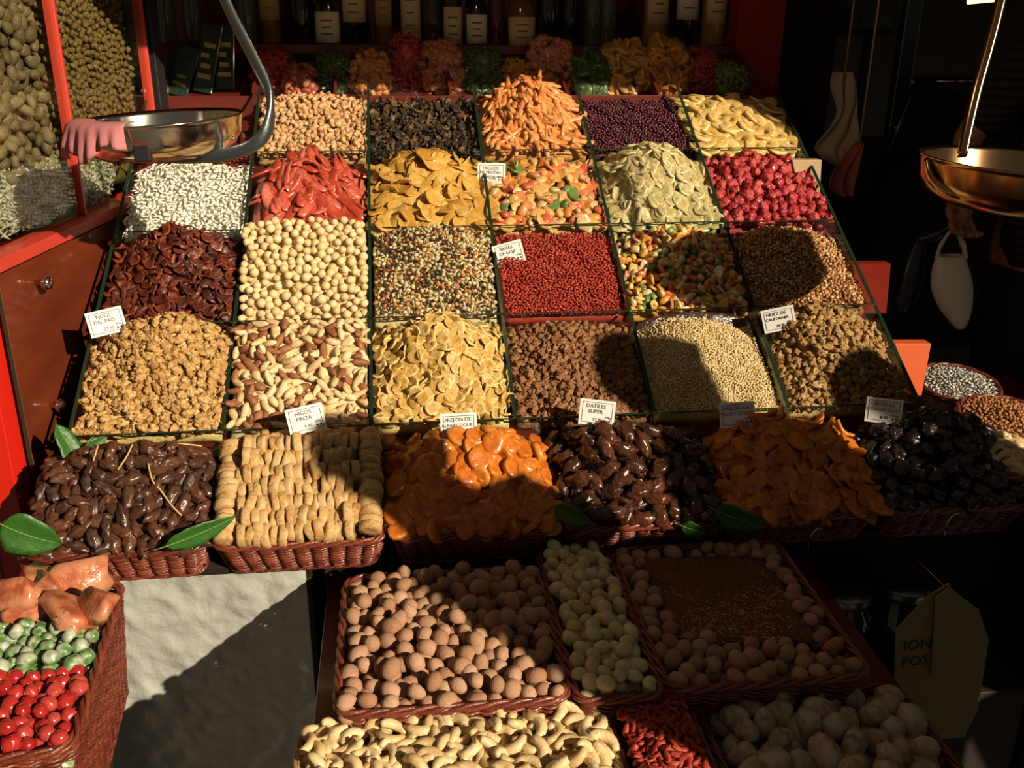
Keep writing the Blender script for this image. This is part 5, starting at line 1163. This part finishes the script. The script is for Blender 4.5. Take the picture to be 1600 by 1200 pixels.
person((PX, PY, 0), 0.0, 1.78, 'person in dark striped knit and black trousers carrying shopping bags', stripes(), M['denim'], M['hair'], arms={-1: [(-.285, .05, 1.215), (-.302, -.01, 1.085)]}, sleeve=.55, curl=1.0)
person((1.81, -1.40, 0), -math.pi / 2, 1.70, 'unseen shopper in an olive jacket leaning over, placed to shade the figs', M['olive'], M['denim'], M['hair'], lean=.18, arms={-1: [(-.185, .02, 1.13), (-.13, -.06, .93)], 1: [(.185, .02, 1.13), (.13, -.06, .93)]})  # shopper out of view, put here to cast the shadow on the figs
person((2.00, -1.36, 0), 2.9, 1.36, 'unseen child in a brown coat, added between two shoppers to block the sun', M['coat'], M['denim'], M['hair'])  # child made up to close the gap of sun between shoppers
person((2.22, -1.20, 0), 3.0, 1.77, 'unseen tall shopper in a brown coat, placed to shade the pine nuts', M['coat'], M['denim'], M['hair'])  # out of view, placed so the head shadow falls on the pine nuts
person((2.66, -1.22, 0), 2.7, 1.70, 'unseen shopper in a dark shirt, placed to shade the prunes', M['shirt'], M['denim'], M['hair'])  # out of view, added to keep the prune end of the row shaded

# ------------------------------------------------------------------ shopping bags in the hand
M['poly'] = plain('translucent_white_plastic', (0.72, 0.69, 0.58), 0.4, coat=0.2, bump=0.5, bscale=30); M['navy'] = plain('dark_blue_plastic', (0.006, 0.010, 0.022), 0.35, coat=0.3)
def loft_bag(name, top, pts, label, mat, depth, seed):
    """pts: list of (pixel x left, pixel x right, pixel y) at distance depth; two handle bands up to the hand"""
    root = empty(name, atd((pts[-1][0] + pts[-1][1]) / 2, pts[-1][2], depth), label, 'bag'); V = []; F = []; n = 24
    for i, (a, b, y) in enumerate(pts):
        L_, R_ = atd(a, y, depth), atd(b, y, depth); c = (L_ + R_) / 2; w = np.linalg.norm(R_ - L_) / 2; t = min(w * .55, .06)
        for k in range(n):
            an = 2 * math.pi * k / n; rr = 1 + .13 * mnoise.noise(Vector((math.cos(an) * 2, math.sin(an) * 2, i * .8 + seed)))
            V.append(c + np.array([math.cos(an) * w * rr, math.sin(an) * t * rr, 0]))
    for i in range(len(pts) - 1):
        for k in range(n): l = (k + 1) % n; F.append((i * n + k, i * n + l, (i + 1) * n + l, (i + 1) * n + k))
    F.append(tuple(range((len(pts) - 1) * n, len(pts) * n)))
    o = link('bag_body', mesh_from('bag_body', V, F), mat, root); o.modifiers.new('t', 'SOLIDIFY').thickness = .0012; s = o.modifiers.new('s', 'SUBSURF'); s.levels = s.render_levels = 1
    for q in (0, 1):
        a = np.array(atd(pts[0][q], pts[0][2] + 6, depth)); P = spline([a, (a + np.array(top)) / 2 + np.array([(.012 if q else -.012), 0, -.01]), np.array(top)], 6); tube('handle', P, [.012] * 4 + [.009] * 4 + [.006] * (len(P) - 8), mat, root, 8, flat=.5)
hand_top = atd(1491, 352, 2.56)
loft_bag('shopping_bag', hand_top, [(1464, 1508, 398), (1458, 1514, 415), (1453, 1521, 440), (1455, 1521, 465), (1470, 1519, 488), (1488, 1512, 506), (1494, 1506, 515)], 'white plastic shopping bag hanging from the hand', M['poly'], 2.55, 1)
loft_bag('shopping_bag', hand_top, [(1432, 1448, 372), (1426, 1452, 385), (1414, 1452, 410), (1406, 1446, 440), (1400, 1436, 465), (1396, 1424, 484), (1402, 1418, 492)], 'dark blue bag hanging beside the white plastic bag', M['navy'], 2.62, 5)

# ------------------------------------------------------------------ side table with round baskets
tb_ = empty('side_table', (2.04, .1, 0), 'dark red table beside the display carrying round wicker baskets', 'table')
box('table_top', 1.86, 2.22, -0.30, 0.52, 0.615, 0.645, M['redwood'], tb_); box('added_dark_skirt', 1.868, 2.212, -0.285, -0.27, 0, .613, M['dark'], tb_)  # dark skirt added to hide the sunlit floor below the table
for (x, y) in ((1.89, -.24), (2.19, -.24), (1.89, .49), (2.19, .49)): box('leg', x - .018, x + .018, y - .018, y + .018, 0, .614, M['dark'], tb_)
def round_basket(px, py, z, dia, label, shapes, mat, size, name, plural, cat, seed, stuff=False, **kw):
    c = hitz(px, py, z); fr = Frame((c[0] - dia / 2, c[1] - dia / 2, z), 8); basket(fr, dia, dia, z - .645 - .008, label, r=dia / 2, stakes=True)
    h = lambda u, v: -.004 + .022 * np.exp(-(((u - dia / 2) ** 2 + (v - dia / 2) ** 2) / (dia * .36) ** 2))
    mk = lambda u, v: (u - dia / 2) ** 2 + (v - dia / 2) ** 2 < (dia / 2 - .010) ** 2
    one = name.replace('_', ' ')
    pour(fr, dia, dia, h, shapes, M[mat], size, name, f'{one} in the round basket on the side table', cat, f'{plural} in the round basket', name + '_heap', f'{plural} filling a round basket on the side table', seed=seed, mask=mk, stuff_only=stuff, roundcore=True, **kw)
round_basket(1494, 606, .725, .185, 'round wicker basket of white seeds farthest back on the side table', [grain(.016, .006, .004), grain(.013, .007, .004)], 'whiteseed', .0095, 'sunflower_seed', 'black and white sunflower seeds', 'seeds', 601, True, lay='flat', tilt=.5, thick=.006)
M['hazel'] = food('small_brown_hazelnut', [(0.30, 0.12, 0.04), (0.42, 0.20, 0.08)], rough=0.5, bump=0, mott=0)
round_basket(1572, 664, .725, .20, 'round wicker basket of brown hazelnuts at the edge of the view', lo_nut, 'hazel', .0095, 'hazelnut', 'small brown hazelnuts', 'nuts', 602, True, thick=.009)
round_basket(1570, 716, .715, .17, 'round wicker basket of pale cashews beside the prunes', sh_cashew, 'cashew', .024, 'pale_cashew', 'pale cashews', 'cashew', 603, False, lay='flat', tilt=.5, thick=.014)

# ------------------------------------------------------------------ paper bag, jars, hooks in the dark corner
M['kraft'] = plain('pale_yellow_paper', (0.26, 0.22, 0.10), 0.7, var=0.15, bump=0.2, bscale=18)
pb = empty('paper_bag', hity(1465, 1150, -.36), 'pale printed paper bag hanging in the dark corner beside the sugared figs', 'bag')
def ply(name, pts, Y0, mat, parent, th=.003, dy=None):
    P = [hity(x, y, Y0 + (dy[i] if dy else 0)) for i, (x, y) in enumerate(pts)]; n = len(P)
    V = [tuple(p) for p in P] + [(p[0], p[1] + th, p[2]) for p in P]; F = [tuple(range(n)), tuple(range(2 * n - 1, n - 1, -1))] + [(i, i + n, (i + 1) % n + n, (i + 1) % n) for i in range(n)]
    return link(name, bevelled(V, F, 0), mat, parent)
ply('bag_front', [(1400, 985), (1448, 935), (1462, 925), (1485, 912), (1487, 940), (1530, 952), (1522, 1065), (1508, 1152), (1415, 1160), (1398, 1070)], -.36, M['kraft'], pb, .004)
ply('folded_flap', [(1462, 935), (1484, 918), (1530, 954), (1464, 1060), (1455, 1058)], -.368, M['kraft'], pb, .003)
ply('bag_side', [(1530, 955), (1545, 1000), (1528, 1110), (1507, 1150), (1520, 1065)], -.345, M['kraft'], pb, .003)
for i, s in enumerate(('ION', 'POS')):
    link('lettering', text_mesh(s, .030), M['ink'], pb, mx=Matrix.Translation(hity(1434 - 4 * i, 1008 + 26 * i, -.3625)) @ Matrix.Rotation(math.radians(90), 4, 'X') @ Matrix.Rotation(math.radians(3), 4, 'Z'))
tube('hanging_cord', [tuple(hity(1475, 915, -.36)), (1.60, -.20, .56)], .001, M['twig'], pb, 5)
tag(box('low_stand', 1.40, 1.80, -.34, -.12, 0, .335, M['dark']), 'dark low stand behind the cocoa almond basket', 'stand')
M['jarglass'] = plain('dark_jar_glass', (0.02, 0.022, 0.02), 0.06, coat=1.0)
for i, (x, y) in enumerate(((1.475, -.20), (1.60, -.19))):
    j = empty('storage_jar', (x, y, .336), ['dark glass jar with steel lid behind the cocoa almond basket', 'dark glass jar with steel lid behind the paper bag'][i], 'jar')
    mj = Matrix.Translation((x, y, .336)); lathe('jar_body', [(0, 0), (.050, 0), (.055, .006), (.055, .115), (.046, .130), (.046, .136), (0, .136)], M['jarglass'], j, 28, mx=mj)
    lathe('jar_lid', [(.0475, .134), (.0485, .136), (.0485, .152), (.045, .156), (0, .157)], M['iron'], j, 28, mx=mj)
for i, (x, y) in enumerate(((1265, 835), (1480, 812))):
    c = hity(x, y, -.228); P = [c + np.array([.012 - .018 * math.cos(a) + .006, 0, -.022 + .034 * math.sin(a)]) for a in np.linspace(-.5, 1.9, 12)]
    tag(tube('wire_hook', P, .0012, M['steel'], None, 6), ['thin pale wire hook on the front of the peach basket', 'thin pale wire hook on the front of the prune basket'][i], 'hook')

# ------------------------------------------------------------------ market hall behind, on the right
dc = empty('neighbour_counter', (2.5, 1.5, 0), 'dark glass fronted counter of the next stall behind the right hand pan', 'counter')
a, b, c_, d_ = atd(1388, 238, 3.2), atd(1434, 118, 3.2), atd(1600, 118, 3.3), atd(1600, 245, 3.3)
V = [tuple(p) for p in (a, d_, c_, b)]; V += [(x, y + .02, z - .01) for x, y, z in V]
hull('slanted_glass', V, [(0, 1, 2, 3), (7, 6, 5, 4), (0, 4, 5, 1), (1, 5, 6, 2), (2, 6, 7, 3), (3, 7, 4, 0)], plain('smoky_glass', (0.022, 0.021, 0.018), 0.2, coat=0.3), dc)
tube('steel_edge', [tuple(a), tuple(b)], .005, M['iron'], dc, 6); tube('steel_rail', [tuple(atd(1462, 127, 3.19)), tuple(atd(1545, 127, 3.19))], .005, M['steel'], dc, 6)
box('counter_body', a[0] + .02, 4.2, a[1] + .05, a[1] + .6, 0, a[2] - .02, M['hallwall'], dc)
for i, (x, y) in enumerate(((1425, 128), (1400, 200))): lathe('bolt', [(0, .004), (.006, .003), (.007, 0), (0, 0)], M['steel'], dc, 10, mx=Matrix.Translation(atd(x, y, 3.18)) @ Matrix.Rotation(math.radians(90), 4, 'X'))
strap_ = lambda o, x, y, dd: tube('hanging_strap', [tuple(atd(x, y, dd)), (atd(x, y, dd)[0], atd(x, y, dd)[1], 1.955)], .003, M['twig'], o, 6)
M['linen'] = plain('beige_linen', (0.66, 0.52, 0.36), 0.9, spec=0.1, var=0.2, vscale=30); M['pinkbag'] = plain('dull_pink_paper', (0.50, 0.15, 0.12), 0.8, var=0.4, vscale=40)
def drape(name, rows, depth, mat, label, cat, seed):
    V = []; F = []; n = 18
    for i, (x0, x1, y) in enumerate(rows):
        for k in range(n):
            t = k / (n - 1); p = atd(x0 + (x1 - x0) * t, y, depth); p = p + np.array([0, .018 * math.sin(t * 13 + i * .7 + seed) + .01 * mnoise.noise(Vector((t * 6, i, seed))), 0]); V.append(p)
    for i in range(len(rows) - 1):
        for k in range(n - 1): F.append((i * n + k, i * n + k + 1, (i + 1) * n + k + 1, (i + 1) * n + k))
    o = link(name, mesh_from(name, V, F), mat); o.modifiers.new('t', 'SOLIDIFY').thickness = .006; s = o.modifiers.new('s', 'SUBSURF'); s.levels = s.render_levels = 1; return tag(o, label, cat)
ap_ = drape('hanging_apron', [(1306, 1332, 112), (1300, 1340, 125), (1302, 1342, 145), (1308, 1340, 165), (1306, 1336, 180), (1292, 1338, 198), (1278, 1340, 215), (1266, 1336, 230), (1280, 1330, 248), (1312, 1326, 262)], 3.0, M['linen'], 'beige apron hanging in the dark behind the red berries', 'apron', 1)
pk_ = drape('pink_paper_bundle', [(1338, 1348, 222), (1322, 1342, 240), (1300, 1338, 262), (1294, 1336, 280), (1296, 1334, 298), (1312, 1332, 306)], 2.9, M['pinkbag'], 'dull pink paper bundle hanging below the beige apron', 'bundle', 4)
strap_(ap_, 1320, 114, 3.0); strap_(pk_, 1343, 226, 2.9)
tag(box('hall_partition', 1.95, 2.45, 2.3, 2.36, 0, 2.4, plain('dark_red_partition', (0.045, 0.010, 0.007), 0.7, var=0.3), bev=0.004), 'dark red partition behind the hanging apron', 'partition')
p_ = atd(1420, 80, 3.6); tag(box('steel_upright', p_[0] - .03, p_[0] + .03, p_[1], p_[1] + .05, 0, 2.4, M['iron'], bev=.004), 'grey steel upright beside the neighbouring counter', 'post')
M['tubelight'] = plain('lamp_tube', (1.0, 0.85, 0.5), 0.4, emit=1.6); M['greenbox'] = plain('dull_green_box', (0.05, 0.12, 0.045), 0.6)
for i, (x0, x1, y, dd) in enumerate(((1276, 1298, 6, 5.0), (1288, 1316, 19, 5.0), (1512, 1556, 3, 4.2))):
    P0, P1 = atd(x0, y, dd), atd(x1, y - (0 if i < 2 else 4), dd); tag(tube('lamp_tube', [tuple(P0), tuple(P1)], .010, M['tubelight'], None, 8), ['short bright lamp tube above the hanging apron, upper one', 'short bright lamp tube above the hanging apron, lower one', 'lamp tube above the neighbouring counter'][i], 'lamp')
for i, (x0, x1, y0, y1) in enumerate(((1345, 1392, 24, 44), (1326, 1345, 10, 44))):
    A_, B_ = atd(x0, y1, 4.4), atd(x1, y0, 4.4); tag(box('green_carton', A_[0], B_[0], A_[1], A_[1] + .15, A_[2], B_[2], M['greenbox'], bev=.004), ['wide green carton on the distant shelf', 'narrow green carton on the distant shelf'][i], 'carton')
A_, B_ = atd(1225, 46, 4.38), atd(1402, 44, 4.38); ds = empty('distant_shelf', (A_[0], A_[1], 0), 'thin dark shelf under the green cartons', 'shelf')
box('shelf_board', A_[0], B_[0], A_[1] - .02, A_[1] + .2, A_[2] - .02, A_[2], M['hallwall'], ds, .002)
for x_ in (A_[0] + .02, B_[0] - .02): box('shelf_post', x_ - .015, x_ + .015, A_[1] + .16, A_[1] + .19, 0, A_[2] - .021, M['hallwall'], ds)
A_ = atd(1440, 590, 3.3); tag(box('pale_plinth', A_[0], A_[0] + 1.2, A_[1], A_[1] + .3, 0, A_[2] + .02, plain('pale_worn_plinth', (0.16, 0.14, 0.11), 0.8, var=.3), bev=.006), 'pale worn plinth on the hall floor behind the round baskets', 'plinth')

# made-up lamp, added under the canopy to brighten the shelf
lm_ = empty('added_shelf_lamp', (0.85, 0.42, 1.90), 'small warm lamp added under the stall canopy to brighten the shelf', 'lamp')
lathe('added_lamp_shade', [(.012, .045), (.02, .04), (.055, .0), (.053, .0), (.018, .037), (.010, .042)], M['iron'], lm_, 24, mx=Matrix.Translation((.85, .42, 1.90)))
ve, fe = ico(2); link('added_lamp_bulb', mesh_from('added_lamp_bulb', ve * .018 + np.array([.85, .42, 1.905]), fe), plain('added_bulb_glow', (1.0, 0.75, 0.42), 0.4, emit=6.0), lm_)
pl_ = bpy.data.lights.new('added_shelf_light', 'POINT'); pl_.energy = 2.2; pl_.color = (1.0, 0.72, 0.42); pl_.shadow_soft_size = .02
po_ = bpy.data.objects.new('added_shelf_light', pl_); COL.objects.link(po_); po_.location = (.85, .42, 1.875); po_.parent = lm_; po_.matrix_parent_inverse = mx_of(lm_).inverted()
